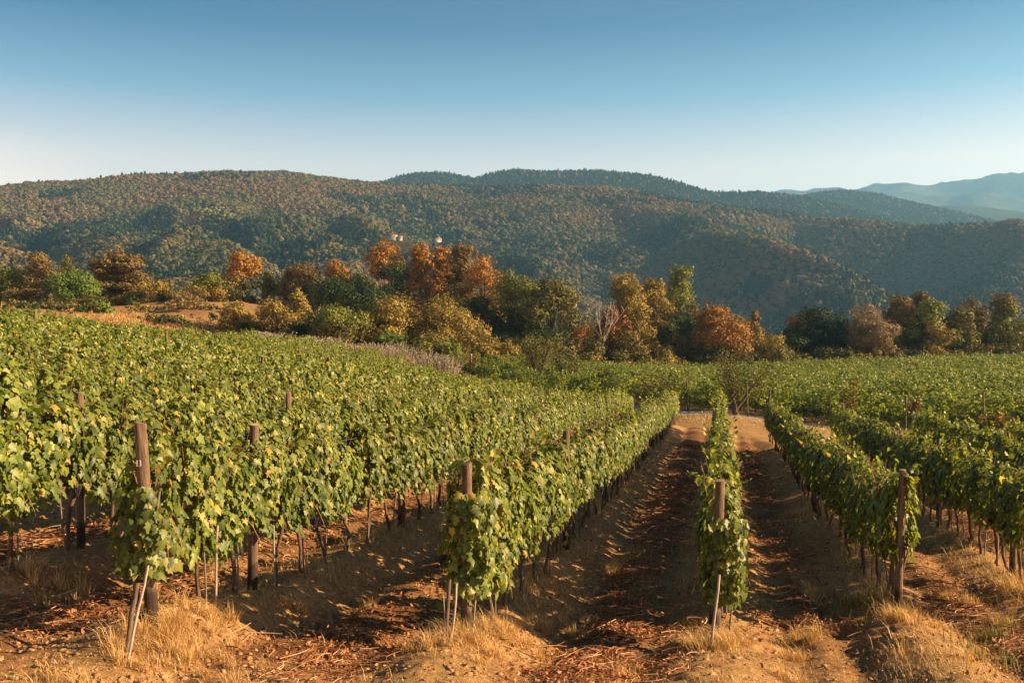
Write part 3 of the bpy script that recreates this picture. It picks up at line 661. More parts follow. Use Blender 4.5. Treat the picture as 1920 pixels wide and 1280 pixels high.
for i in range(NVAR):
    C, Nn, T, S = canopy(920, rng, size=(.062, .125), bot=.70 if i >= 5 else .48, clear=(1.15, 1.42, 1.36)[i] if i < 3 else None)
    V, Q = place_leaves(FULL, C, Nn, T, S)
    fol = mesh_np('foliage', V, [Q], [M['vine_leaf']])
    mb = MB(); k = rng.normal(0, .035, (6, 2)); k[0] = 0
    zz = np.array([-.08, .12, .3, .48, .66, .8])
    tp = np.c_[np.cumsum(k, 0), zz]
    mb.tube(tp, [.034, .027, .024, .023, .026, .03], 7, wob=.12, rng=rng)
    for sx in (-1, 1):
        t = np.linspace(0, 1, 5)
        mb.tube(np.c_[tp[-1, 0] + sx * .42 * t, tp[-1, 1] * (1 - t), .8 + .06 * np.sin(t * 3)], [.022, .02, .017, .014, .01], 6, wob=.1, rng=rng)
    trunk = mb.mesh('trunk', [M['vine_bark']], True)
    mc = MB()
    for j in range(9):
        x0 = rng.uniform(-.42 if i > 2 else .1, .42); t = np.linspace(0, 1, 5)
        mc.tube(np.c_[x0 + rng.normal(0, .1) * t, rng.normal(0, .16) * t, .82 + rng.uniform(.7, 1.05) * t], [.006, .005, .005, .004, .002], 4, cap=False)
    for j in range(2):
        x0 = rng.uniform(-.42 if i > 2 else .1, .42); sd = rng.choice([-1, 1]); t = np.linspace(0, 1, 5)
        mc.tube(np.c_[x0 + rng.normal(0, .15) * t, sd * (.1 + .25 * t), .95 - rng.uniform(.3, .6) * t ** 2], [.005, .005, .004, .004, .002], 4, cap=False)
    canes = mc.mesh('cane', [M['cane']], True)
    vine_var.append((trunk, canes, fol))
def berry_mesh(seed):
    rng = np.random.default_rng(seed)
    bm = bmesh.new(); bmesh.ops.create_icosphere(bm, subdivisions=1, radius=1); bm.verts.ensure_lookup_table()
    bv = np.array([v.co[:] for v in bm.verts]); bf = np.array([[v.index for v in f.verts] for f in bm.faces]); bm.free()
    mb = MB()
    for lvl in range(9):
        z = -.018 - lvl * .017; r = .042 * (1 - (lvl / 9.5) ** 1.6) + .006; n = max(1, int(r * 6.28 / .019))
        for a in range(n):
            th = a / n * 6.28 + lvl * .7
            mb.add(bv * rng.uniform(.0085, .011) + [r * math.cos(th) + rng.normal(0, .002), r * math.sin(th) + rng.normal(0, .002), z + rng.normal(0, .003)], bf)
    mb.tube([(0, 0, .05), (0, 0, -.12)], [.003, .002], 5)
    return mb.mesh('grape_cluster', [M['grape']], True)
grapes = [berry_mesh(i) for i in range(4)]

ROW_ANG = math.atan2(1, SL)
def row_x(k, y): return ROWQ[k] + SL * (y - 10)
def uof(x, y): return 960 + x / y * F
SPACE = .86
def row_name(k, of=True):
    return {1: 'the row with the numbered post', 0: 'the row with the leaf-wrapped post', -1: 'the row seen end-on', -2: 'the row with the tall bare post',
            -3: 'the row past the tall bare post', 2: 'the row behind the numbered post'}.get(k) or (
        f'the {nth(k - 1)} row behind the numbered post' if k > 2 else f'the {nth(-k - 2)} row beyond the tall bare post')
cand, rest_v = [], []
for k in sorted(ROWQ):
    rv = np.random.default_rng(100 + k)
    y = D0[k] + {1: .16, 0: .10, -1: .10, -2: .38}.get(k, .2); i = 0
    step = SPACE / math.hypot(1, SL)
    if k not in D0: pass
    while y < D1[k]:
        x = row_x(k, y); u = uof(x, y)
        if -140 < u < 2060:
            if not (k not in (1, 0, -1, -2) and False):
                i += 1; cand.append((math.hypot(x, y), k, i, x + rv.normal(0, .03), y + rv.normal(0, .05), u))
        y += step
# the 300 vines that show largest, each a thing; nearer rows first, those that peep over other rows show less of themselves
cand.sort(key=lambda c: c[0] * (1 if c[1] in (2, 1, 0, -1, -2) else 1.35 if c[1] in (-3, 3) else 1.7) * (1 if 0 < c[5] < 1920 else 3))
near, far_v = cand[:300], cand[300:]
seen_no = {}
for c in sorted(near, key=lambda c: (c[1], c[4])):
    k = c[1]
    if c[5] > -25 and c[5] < 1945: seen_no[k] = seen_no.get(k, 0) + 1
    d, k, i, x, y, u = c
    rv = np.random.default_rng(1000 * (k + 20) + i)
    if not (-60 < u < 1990): far_v.append(c); continue
    no = max(1, seen_no.get(k, 0))
    root = bpy.data.objects.new('grapevine', None); COL.objects.link(root); root.empty_display_size = .1
    z = gz1(x, y) - .02
    root.location = (x, y, z); root.rotation_euler = (0, 0, ROW_ANG + (math.pi if rv.uniform() < .5 and i > 1 else 0) + rv.normal(0, .05))
    hs = rv.uniform(.93, 1.05); root.scale = (1, rv.uniform(.85, 1.1), hs)
    tag(root, f'leafy grapevine, {nth(no)} in view along {row_name(k)}', 'grapevine', 'grapevines trained along the trellis rows')
    tr, ca, fo = vine_var[rv.integers(5, NVAR) if i > 2 or k not in (1, 0, -1) else ({1: 0, 0: 1, -1: 2}[k] if i == 1 else 3 + (k == 0) if k > -1 else rv.integers(5, NVAR))]
    link('trunk', tr, root); link('cane', ca, root); link('foliage', fo, root)
    if d < 24:
        for j in range(rv.integers(0, 3)):
            g = link('grape_cluster', grapes[rv.integers(0, 4)], root, (rv.uniform(-.4, .4), rv.choice([-1, 1]) * rv.uniform(.1, .25), rv.uniform(.7, .92)), (0, 0, rv.uniform(0, 6)), (.85, .85, .85))
    # its stake
    mbk = 'thin grey stake' if rv.uniform() < .75 else 'thin pale stake'
    if d < 30 and k in (3, 2, 1, 0, -1, -2, -3):
        if not globals().get('_stakes'):
            _stakes = []
            for q in range(4):
                mb = MB(); rr = np.random.default_rng(q)
                mb.tube(np.c_[rr.normal(0, .012, 5).cumsum(), rr.normal(0, .012, 5).cumsum(), np.linspace(-.15, 1.15, 5)], .0115, 6, wob=.1, rng=rr)
                _stakes.append((mb.mesh('vine_stake', [M['stake']], True), mb.mesh('vine_stake', [M['pale_stake']], True)))
        so = link('vine_stake', _stakes[rv.integers(0, 4)]['pale' in mbk], None, (x + .05 + rv.normal(0, .02), y - .07 + rv.normal(0, .03), z), (rv.normal(0, .05), rv.normal(0, .05), rv.uniform(0, 6)), (1, 1, rv.uniform(.92, 1.1)))
        tag(so, f'{mbk[5:]} at the {nth(no)} vine in view of {row_name(k)}', 'stake', 'stakes at the feet of the vines')

# all the vines farther off: one mass
def far_field():
    rng = np.random.default_rng(77)
    VV, QQ, n = [], [], 0
    V4, Q4 = [], []
    tb = MB()
    ca, sa = math.cos(ROW_ANG), math.sin(ROW_ANG)
    def put(x, y, z, ang, C, Nn, T, S, tm):
        nonlocal n
        c, s = math.cos(ang), math.sin(ang); Rm = np.array([[c, -s, 0], [s, c, 0], [0, 0, 1]])
        V, Q = place_leaves(tm, C @ Rm.T + [x, y, z], Nn @ Rm.T, T @ Rm.T, S)
        VV.append(V); QQ.append(Q + n); n += len(V)
    pool = [canopy(500, rng, size=(.09, .15), half=.5) for _ in range(14)]
    pool2 = [canopy(300, rng, size=(.115, .175), half=.5) for _ in range(14)]
    zs = gz(np.array([c[3] for c in far_v]), np.array([c[4] for c in far_v]))
    gs = {3: [], 4: []}
    for c, z in zip(far_v, zs):
        d, k, i, x, y, u = c
        C, Nn, T, S = (pool if d < 48 else pool2)[rng.integers(0, 14)]
        hs = rng.uniform(.92, 1.07); C = C * [1, rng.uniform(.85, 1.15), hs]
        put(x, y, z - .02, ROW_ANG + (math.pi if rng.uniform() < .5 else 0), C, Nn, T, S, MID if d < 30 else FARL)
        QQ[-1] = (QQ[-1],)
        if k in (0, -1, -2, -3, 1) and d < 62:
            tb.tube(np.c_[x + rng.normal(0, .02, 3), y + rng.normal(0, .02, 3), [z - .05, z + .35, z + .8]], [.03, .025, .025], 5)
            tb.tube([(x + .06, y - .05, z - .05), (x + .06 + rng.normal(0, .03), y - .05, z + 1.1)], .012, 4)
    tri = np.concatenate([q[0] for q in QQ if q[0].shape[1] == 3]) if any(q[0].shape[1] == 3 for q in QQ) else np.zeros((0, 3), int)
    quad = np.concatenate([q[0] for q in QQ if q[0].shape[1] == 4])
    V1 = np.concatenate(VV); n1 = len(V1)
    # the field beyond the track
    VV2, QQ2, n = [], [], 0
    FV = FRONT
    seg = np.diff(FV, axis=0); sl = np.hypot(seg[:, 0], seg[:, 1]); cum = np.r_[0, np.cumsum(sl)]
    nrm = np.array([.78, .62])
    pool3 = [canopy(190, rng, size=(.14, .23), half=.55, top=1.85, bot=.5, thick=.28) for _ in range(14)]
    for r in range(46):
        for s in np.arange(0, cum[-1], .95):
            j = min(np.searchsorted(cum, s, side='right') - 1, len(seg) - 1); p = FV[j] + seg[j] * (s - cum[j]) / sl[j] + nrm * 2.4 * r
            x, y = p + rng.normal(0, .06, 2); u = uof(x, y)
            if not (860 < u < 2080) or y < 40: continue
            if y > 139 + 6 * math.sin(x * .05): continue
            if u < 900 + max(0, 8 - .1 * y) and r == 0 and False: continue
            z = float(base_z(np.array([x]), np.array([y]))[0]) if False else None
            VV2.append((x, y, math.atan2(seg[j][1], seg[j][0]), r))
    A = np.array(VV2); zz = gz(A[:, 0], A[:, 1]); VL, QL, n = [], [], 0
    for (x, y, ang, r), z in zip(A, zz):
        C, Nn, T, S = pool3[rng.integers(0, 14)]
        if r == 0 and rng.uniform() < .05: continue
        c, s = math.cos(ang), math.sin(ang); Rm = np.array([[c, -s, 0], [s, c, 0], [0, 0, 1]])
        C = C * [1, rng.uniform(.8, 1.25), rng.uniform(.82, 1.12)]; Nn = Nn * [1, .6, 1] + [0, 0, .35]
        V, Q = place_leaves(FARL, C @ Rm.T + [x, y, z], Nn @ Rm.T, T @ Rm.T, S)
        VL.append(V); QL.append(Q + n); n += len(V)
        if r < 2: tb.tube([(x, y, z - .05), (x + rng.normal(0, .05), y, z + .8)], .035, 4)
    V2 = np.concatenate(VL); Q2 = np.concatenate(QL) + n1
    TV = np.concatenate(tb.V); TQ = np.concatenate([a for a, b in tb.Fq[4]]) + n1 + len(V2); TT = np.concatenate([a for a, b in tb.Fq[3]]) + n1 + len(V2)
    faces = [tri, TT, quad, Q2, TQ]
    mi = np.concatenate([np.full(len(tri), 0), np.full(len(TT), 2), np.full(len(quad), 0), np.full(len(Q2), 1), np.full(len(TQ), 2)])
    print('far vines', len(far_v), len(A), 'faces', len(mi))
    me = mesh_np('distant_grapevines', np.concatenate([V1, V2, TV]), faces, [M['vine_leaf'], M['far_vine_leaf'], M['vine_bark']], mi)
    tag(link('distant_grapevines', me), 'green grapevines in rows filling the fields farther off', 'vineyard', kind='stuff')
far_field()

# ------------------------------------------------------------------ posts and wires
def post_mesh(h, r, seed, tip=False):
    rng = np.random.default_rng(seed); mb = MB(); n = 14
    zz = np.array([-.25, 0, .15, .5, .9, 1.3, h - .015, h]); rr = r * np.array([1.04, 1.04, 1.03, 1.0, .98, .97, .95, .9])
    off = np.cumsum(rng.normal(0, r * .05, (8, 2)), 0); off -= off[1]
    mb.tube(np.c_[off, zz], rr, n, wob=.04, rng=rng, cap=False)
    V = mb.V[0]; b = len(V) - n
    top = V[b:b + n]
    mb.add(np.vstack([top * [.999, .999, 1], top.mean(0) + [0, 0, .004]]), [[a, (a + 1) % n, n] for a in range(n)], 1)
    return mb.mesh('wooden_post', [M['post_wood'], M['post_end']], False)
def add_post(tu, tv, d, label, r, seed, base_uv=None, group='wooden posts along the vine rows', top_d=None):
    p = P(tu, tv, d)
    if base_uv is not None: bx = P(base_uv, 1000, d)[0]
    else: bx = p[0]
    z0 = gz1(bx, d); vec = Vector((p[0] - bx, (top_d or d) - d, p[2] - z0)); h = vec.length
    o = link('wooden_post', post_mesh(h, r, seed), None, (bx, d, z0), vec.to_track_quat('Z', 'Y').to_euler())
    return tag(o, label, 'post', group), h
pB, hB_ = add_post(262, 793, 9.3, 'stout weathered wooden post painted with the white number', .06, 1, 285)
add_post(150, 735, 11.8, 'slim pale wooden post with dark foot beside the numbered post', .048, 2, 152)
add_post(478, 795, 11.6, 'round post with dark foot, second along the row with the numbered post', .055, 3, 473)
add_post(877, 868, 10.25, 'stout flat-topped post wrapped in leaves at the near end of its row', .055, 4, 874)
add_post(1062, 808, 16.6, 'post top rising from leaves behind the leaf-wrapped stout post', .06, 5)
add_post(1352, 900, 11.6, 'grey flat-topped post in the row seen end-on', .06, 6, 1338)
add_post(1692, 880, 12.7, 'tall bare leaning wooden post with grass at its dark foot', .05, 7, 1683)
# the number on the post
tcu = bpy.data.curves.new('painted_number', 'FONT'); tcu.body = '13'; tcu.size = .085; tcu.extrude = .0015; tcu.align_x = 'CENTER'; tcu.materials.append(M['white_paint'])
_to = link('painted_number', tcu); bpy.context.view_layer.update()
_tme = bpy.data.meshes.new_from_object(_to); bpy.data.objects.remove(_to)
bpy.context.view_layer.update()
tm = link('painted_number', _tme, pB)
_ax = pB.matrix_world @ Vector((0, 0, hB_ * .785))
tm.matrix_parent_inverse = pB.matrix_world.inverted()
tm.matrix_basis = Matrix.Translation(_ax + Vector((-.012, -.0685, 0))) @ Matrix.Rotation(R(-12), 4, 'Z') @ Matrix.Rotation(R(90), 4, 'X') @ Matrix.Diagonal((.75, 1, 1, 1))

post_var = [post_mesh(1.9, .05, 50 + i) for i in range(6)]
def std_post(x, y, k, no, h):
    o = link('wooden_post', post_var[(k * 3 + no) % 6], None, (x, y, gz1(x, y)), (rp.normal(0, .03), rp.normal(0, .03), rp.uniform(0, 6)), (1, 1, h / 1.9))
    tag(o, f'weathered wooden trellis post, {nth(no)} along {row_name(k)}', 'post', 'wooden posts along the vine rows')
rp = np.random.default_rng(8)
for k in sorted(ROWQ):
    y0 = {1: 11.6 + 5.4, 0: 16.6 + 5.6, -1: 11.6 + 5.8, -2: 12.7 + 5.6, 2: 11.8 + 5.6}.get(k, D0[k] + 2.2 + (k * 1.7) % 3)
    no = {1: 2, 0: 2, -1: 1, -2: 1, 2: 1}.get(k, 0); y = y0
    while y < D1[k] + .5:
        x = row_x(k, y); u = uof(x, y)
        if -20 < u < 1940: no += 1; std_post(x + rp.normal(0, .03), y, k, no, rp.uniform(1.45, 1.74) if rp.uniform() > .14 else 1.95)
        y += 5.6

# leaning struts and stakes at the row ends
def lean(name, u0, v0, u1, v1, d0, d1, r, mat, label, cat, group=None):
    a, b = P(u0, v0, d0), P(u1, v1, d1); b[2] = min(b[2], gz1(b[0], b[1])) - .08
    mb = MB(); t = np.linspace(0, 1, 6)[:, None]; rr = np.random.default_rng(int(u0)); w = rr.normal(0, .006, (6, 3)).cumsum(0)
    mb.tube((b * (1 - t) + a * t) - b + w, r, 7, wob=.08, rng=rr)
    return tag(link(name, mb.mesh(name, [mat], True), None, tuple(b)), label, cat, group)
lean('leaning_stake', 276, 1052, 236, 1186, 8.95, 8.55, .0125, M['pale_stake'], 'pale thin stake leaning against the numbered post', 'stake')
lean('wooden_strut', 258, 1092, 234, 1172, 9.0, 8.7, .022, M['bark'], 'dark rough strut propped behind the pale stake by the numbered post', 'strut')
lean('leaning_stake', 411, 988, 404, 1118, 10.35, 10.3, .0125, M['pale_stake'], 'pale stake standing clear of the leaves between two vines', 'stake')
lean('leaning_stake', 853, 1090, 838, 1225, 9.95, 9.75, .0125, M['pale_stake'], 'pale stake leaning at the foot of the leaf-wrapped stout post', 'stake')
lean('wooden_strut', 845, 1090, 834, 1205, 10.0, 9.85, .02, M['bark'], 'dark strut beside the pale stake of the leaf-wrapped post', 'strut')
lean('leaning_stake', 834, 1120, 835, 1215, 9.9, 9.8, .005, M['pale_stake'], 'very thin pale rod before the leaf-wrapped stout post', 'stake')
lean('leaning_stake', 1356, 1080, 1331, 1232, 11.15, 10.95, .016, M['pale_stake'], 'smooth pale pole leaning on the post of the row seen end-on', 'stake')
lean('leaning_stake', 1677, 1060, 1674, 1128, 13.2, 13.1, .022, M['bark'], 'short dark stake close behind the tall bare post', 'stake')

# wires
for k in (2, 1, 0, -1, -2, -3):
    for hgt, nm in ((.78, 'low'), (1.22, 'middle'), (1.62, 'top')):
        ys = np.arange(max(D0[k], 6.5), min(D1[k], 34) + .1, 1.4); xs = np.array([row_x(k, y) for y in ys])
        mb = MB(); mb.tube(np.c_[xs, ys, base_z(xs, ys) + .16 + hgt + .012 * np.sin(ys)], .003, 4, cap=False)
        tag(link('trellis_wire', mb.mesh('trellis_wire', [M['wire']])), f'{nm} steel wire strung along {row_name(k)}', 'wire', 'steel trellis wires')

# ------------------------------------------------------------------ what lies and grows on the soil
def soil_points(n, rng, x0, x1, y0, y1, fn):
    out = []
    while sum(map(len, out)) < n:
        x = rng.uniform(x0, x1, n * 3); y = y0 + (y1 - y0) * rng.uniform(0, 1, n * 3) ** 1.5
        m = (np.abs(x) < .60 * y + 1.2) & (rng.uniform(size=n * 3) < fn(x, y)); out.append(np.c_[x[m], y[m]])
    return np.concatenate(out)[:n]
def dqf(x, y):
    q = row_q(x, y); i = np.clip(np.searchsorted(QS, q), 1, len(QS) - 1)
    return np.minimum(np.abs(q - QS[i - 1]), np.abs(q - QS[i]))
TUFTS = [(300, 1170, 8.95, .42, 900), (350, 1150, 9.3, .5, 1100), (390, 1130, 9.9, .3, 400), (225, 1195, 8.5, .3, 350), (60, 1060, 10.6, .4, 500), (110, 1100, 10.2, .25, 150),
         (885, 1205, 9.9, .45, 1000), (940, 1150, 10.8, .4, 700), (1000, 1100, 12, .35, 450), (820, 1235, 9.6, .25, 250), (1335, 1215, 11.1, .42, 1100), (1370, 1200, 11.4, .3, 500), (1305, 1165, 11.6, .25, 300),
         (1700, 1165, 12.3, .3, 600), (1640, 1085, 14.0, .35, 350), (1605, 1070, 14.3, .3, 200), (1790, 1050, 15, .5, 350), (1900, 1080, 15.5, .45, 500), (1880, 1150, 13, .3, 200), (1520, 1160, 12, .35, 350), (1540, 1060, 14.5, .4, 250), (1500, 1200, 11, .3, 300), (1480, 1250, 10, .3, 300),
         (230, 990, 13, .4, 260), (560, 1080, 11.6, .3, 250), (100, 1255, 8, .3, 300), (450, 1270, 8.6, .4, 300), (1180, 1240, 9.8, .25, 120), (1690, 1240, 10.6, .25, 80), (1820, 1240, 10.3, .3, 120), (1080, 1090, 12.5, .4, 300), (1150, 1000, 16, .5, 250), (700, 1080, 12.5, .3, 120)]
def blades(name, base, hgt, wid, lean_, rng, mat, curve=.5):
    n = len(base); th = rng.uniform(0, 6.28, n); dr = np.c_[np.cos(th), np.sin(th), np.zeros(n)]; L = np.abs(rng.normal(lean_, .35, n))[:, None]
    up = np.array([0, 0, 1.]); h = hgt[:, None]; w = wid[:, None]
    sd = np.c_[-np.sin(th), np.cos(th), np.zeros(n)] * w
    m = base + up * h * .55 + dr * h * L * .3; t = base + up * h * np.clip(1 - .3 * L * curve, .3, 1) + dr * h * L * .9
    V = np.stack([base - sd, base + sd, m + sd * .75, m - sd * .75, t], 1).reshape(-1, 3)
    b = np.arange(n)[:, None] * 5
    return V, b + np.array([[0, 1, 2, 3]]), b + np.array([[3, 2, 4]])
def make_grass():
    rng = np.random.default_rng(21)
    pts = [soil_points(26000, rng, -9, 12, 7.0, 30, lambda x, y: np.exp(-(dqf(x, y) / .42) ** 2) * field_mask(x, y) * sstep(-.1, .5, fbm(x * .9, y * .9, 3, 14) + .1)),
           soil_points(13000, rng, -9, 12, 6.5, 20, lambda x, y: sstep(.0, .5, fbm(x * .8, y * .8, 3, 19) + .12 * (x > 1)))]
    hg = [rng.gamma(3, .045, 26000) * np.where(pts[0][:, 1] < 12.5, .55, 1), rng.gamma(2.2, .025, 13000)]
    for u, v, d, r, n in TUFTS:
        c = P(u, v, d); nc = max(3, n // 60)
        cl = c[:2] + rng.normal(0, r * .45, (nc, 2)); w = rng.integers(0, nc, n)
        p = cl[w] + rng.normal(0, .035, (n, 2)); pts.append(p)
        hh = rng.uniform(.5, 1.2, nc)[w] * rng.uniform(.08, .30, n) * (.7 + r * .8); hg.append(hh)
    # dry verges by the track and the bank under the trees
    fdl = lambda x, y: np.abs(poly_dist(x, y, FRONT) + 7)
    pv = []
    x = rng.uniform(-12, 34, 60000); y = rng.uniform(38, 105, 60000); f = poly_dist(x, y, FRONT); m = (f < -4.6) & (f > -11) & (field_mask(x, y) < .4); pv.append(np.c_[x[m], y[m]])
    x = rng.uniform(-85, -22, 60000); y = rng.uniform(96, 132, 60000); m = fbm(x * .12, y * .12, 3, 44) > .12; pv.append(np.c_[x[m], y[m]])
    pv = np.concatenate(pv); pts.append(pv); hg.append(rng.uniform(.15, .5, len(pv)))
    p = np.concatenate(pts); h = np.concatenate(hg); h = np.where((p[:, 1] > 94) & (p[:, 0] < -20), h * 1.7, h); d = np.hypot(p[:, 0], p[:, 1])
    B = np.c_[p, gz(p[:, 0], p[:, 1]) - .01]
    V, Q, T = blades('dry_grass', B, h, np.where(d > 94, .03, np.clip(.0016 + d * .00009, .002, .03)) * rng.uniform(.7, 1.3, len(h)), 1.0, rng, None)
    tag(link('dry_grass', mesh_np('dry_grass', V, [Q, T], [M['straw']])), 'dry straw-coloured grass on the soil under the vines', 'grass', kind='stuff')
    # a little green among it
    n = 1500; gp = []
    for u, v, d, r in ((1880, 1140, 12.8, .12), (1860, 1180, 12.2, .1), (1845, 1215, 11, .2), (1600, 1095, 13.6, .3), (1620, 1080, 13.8, .25)):
        c = P(u, v, d); gp.append(c[:2] + rng.normal(0, r, (140, 2)))
    gp = np.concatenate(gp); B = np.c_[gp, gz(gp[:, 0], gp[:, 1]) - .01]
    V, Q, T = blades('weeds', B, rng.uniform(.08, .26, len(B)), rng.uniform(.003, .006, len(B)), .4, rng, None)
    tag(link('weeds', mesh_np('weeds', V, [Q, T], [M['weed']])), 'sparse grey-green weeds among the straw', 'weeds', kind='stuff')
make_grass()
def make_litter():
    rng = np.random.default_rng(31)
    alley = lambda x, y: np.exp(-((dqf(x, y) - 1.2) / .42) ** 2) * sstep(-.3, .35, fbm(x * .7, y * .45, 3, 24) + .15)
    # fallen leaves
    p = soil_points(46000, rng, -9, 14, 6.8, 44, lambda x, y: .12 + alley(x, y)); n = len(p)
    pl = [P(u, v, d)[:2] + rng.normal(0, r, (m, 2)) * [1, .6] for u, v, d, r, m in ((1140, 1180, 10.8, .45, 900), (1190, 1110, 12.5, .5, 700), (150, 1118, 9.9, .5, 800), (1500, 1110, 13, .55, 500), (1770, 1090, 14, .5, 500), (570, 1200, 9.6, .5, 300), (1120, 1240, 9.7, .4, 500), (700, 1180, 10.3, .5, 400))]
    p = np.concatenate([p] + pl); n = len(p); d = np.hypot(p[:, 0], p[:, 1])
    C = np.c_[p, gz(p[:, 0], p[:, 1]) + rng.uniform(.005, .045, n)]
    V, Q = cards(C, rng.normal(0, .75, (n, 3)) + [0, 0, .9], rng.uniform(.015, .055, n) * (1 + d * .025), rng, .6, .3)
    tag(link('fallen_leaves', mesh_np('fallen_leaves', V, [Q], [M['litter']])), 'curled rust-brown fallen leaves lying between the rows', 'leaves', kind='stuff')
    # pruned canes
    mb = MB(); p = soil_points(4600, rng, -8, 11, 7.2, 30, lambda x, y: alley(x, y) * sstep(.0, .4, fbm(x * .5, y * .35, 2, 27) + .18))
    ex = []
    for u, v, d, r, n in ((1140, 1180, 10.8, .5, 150), (1190, 1110, 12.5, .6, 120), (150, 1118, 9.9, .55, 130), (70, 1130, 9.6, .3, 50), (1500, 1110, 13, .6, 90), (1770, 1090, 14, .5, 70), (570, 1200, 9.6, .5, 60), (1120, 1240, 9.7, .5, 80)):
        ex.append(P(u, v, d)[:2] + rng.normal(0, r, (n, 2)) * [1, .6])
    p = np.concatenate([p] + ex)
    for x, y in p:
        L = rng.uniform(.07, .32) * (2.0 if rng.uniform() < .12 else 1); th = rng.normal(0, .7) + (0 if rng.uniform() < .6 else 1.5); t = np.linspace(-.5, .5, 5); cv = rng.normal(0, .12)
        X = x + L * (t * math.cos(th) - cv * t * t * 4 * math.sin(th)); Y = y + L * (t * math.sin(th) + cv * t * t * 4 * math.cos(th))
        Z = np.repeat(gz1(x, y), 5) + .012 + rng.uniform(0, .05) + rng.normal(0, .25) * L * .3 * t + .02 * rng.uniform() * (1 - 4 * t * t)
        r = rng.uniform(.002, .0048) * (1 + .03 * y)
        mb.tube(np.c_[X, Y, Z], [r, r, r * .9, r * .8, r * .6], 4, cap=False)
    tag(link('pruned_canes', mb.mesh('pruned_canes', [M['prunings']])), 'cut reddish canes strewn between the vine rows', 'prunings', kind='stuff')
    # clods and stones
    bm = bmesh.new(); bmesh.ops.create_icosphere(bm, subdivisions=1, radius=1); bm.verts.ensure_lookup_table()
    bv = np.array([v.co[:] for v in bm.verts]); bf = np.array([[v.index for v in f.verts] for f in bm.faces]); bm.free()
    n = 15000; p = soil_points(n, rng, -8, 10, 6.8, 20, lambda x, y: .15 + sstep(0, .5, fbm(x * .9, y * .9, 3, 33)))
    z = gz(p[:, 0], p[:, 1]); s = (rng.gamma(1.1, .007, n) + .004).clip(0, .035)
    V = (bv[None] * (1 + .32 * rng.normal(size=(n, len(bv), 1))) * s[:, None, None] * np.array([1.2, 1, .7]) + np.c_[p, z][:, None, :]).reshape(-1, 3)
    Q = (np.arange(n)[:, None, None] * len(bv) + bf[None]).reshape(-1, 3)
    tag(link('pebbles', mesh_np('pebbles', V, [Q], [M['clod']])), 'small earth clods and pebbles scattered on the soil', 'pebbles', kind='stuff')
M['clod'] = simple_mat('clod', (.22, .115, .05), (.42, .25, .115), 6, .95, .3)
make_litter()

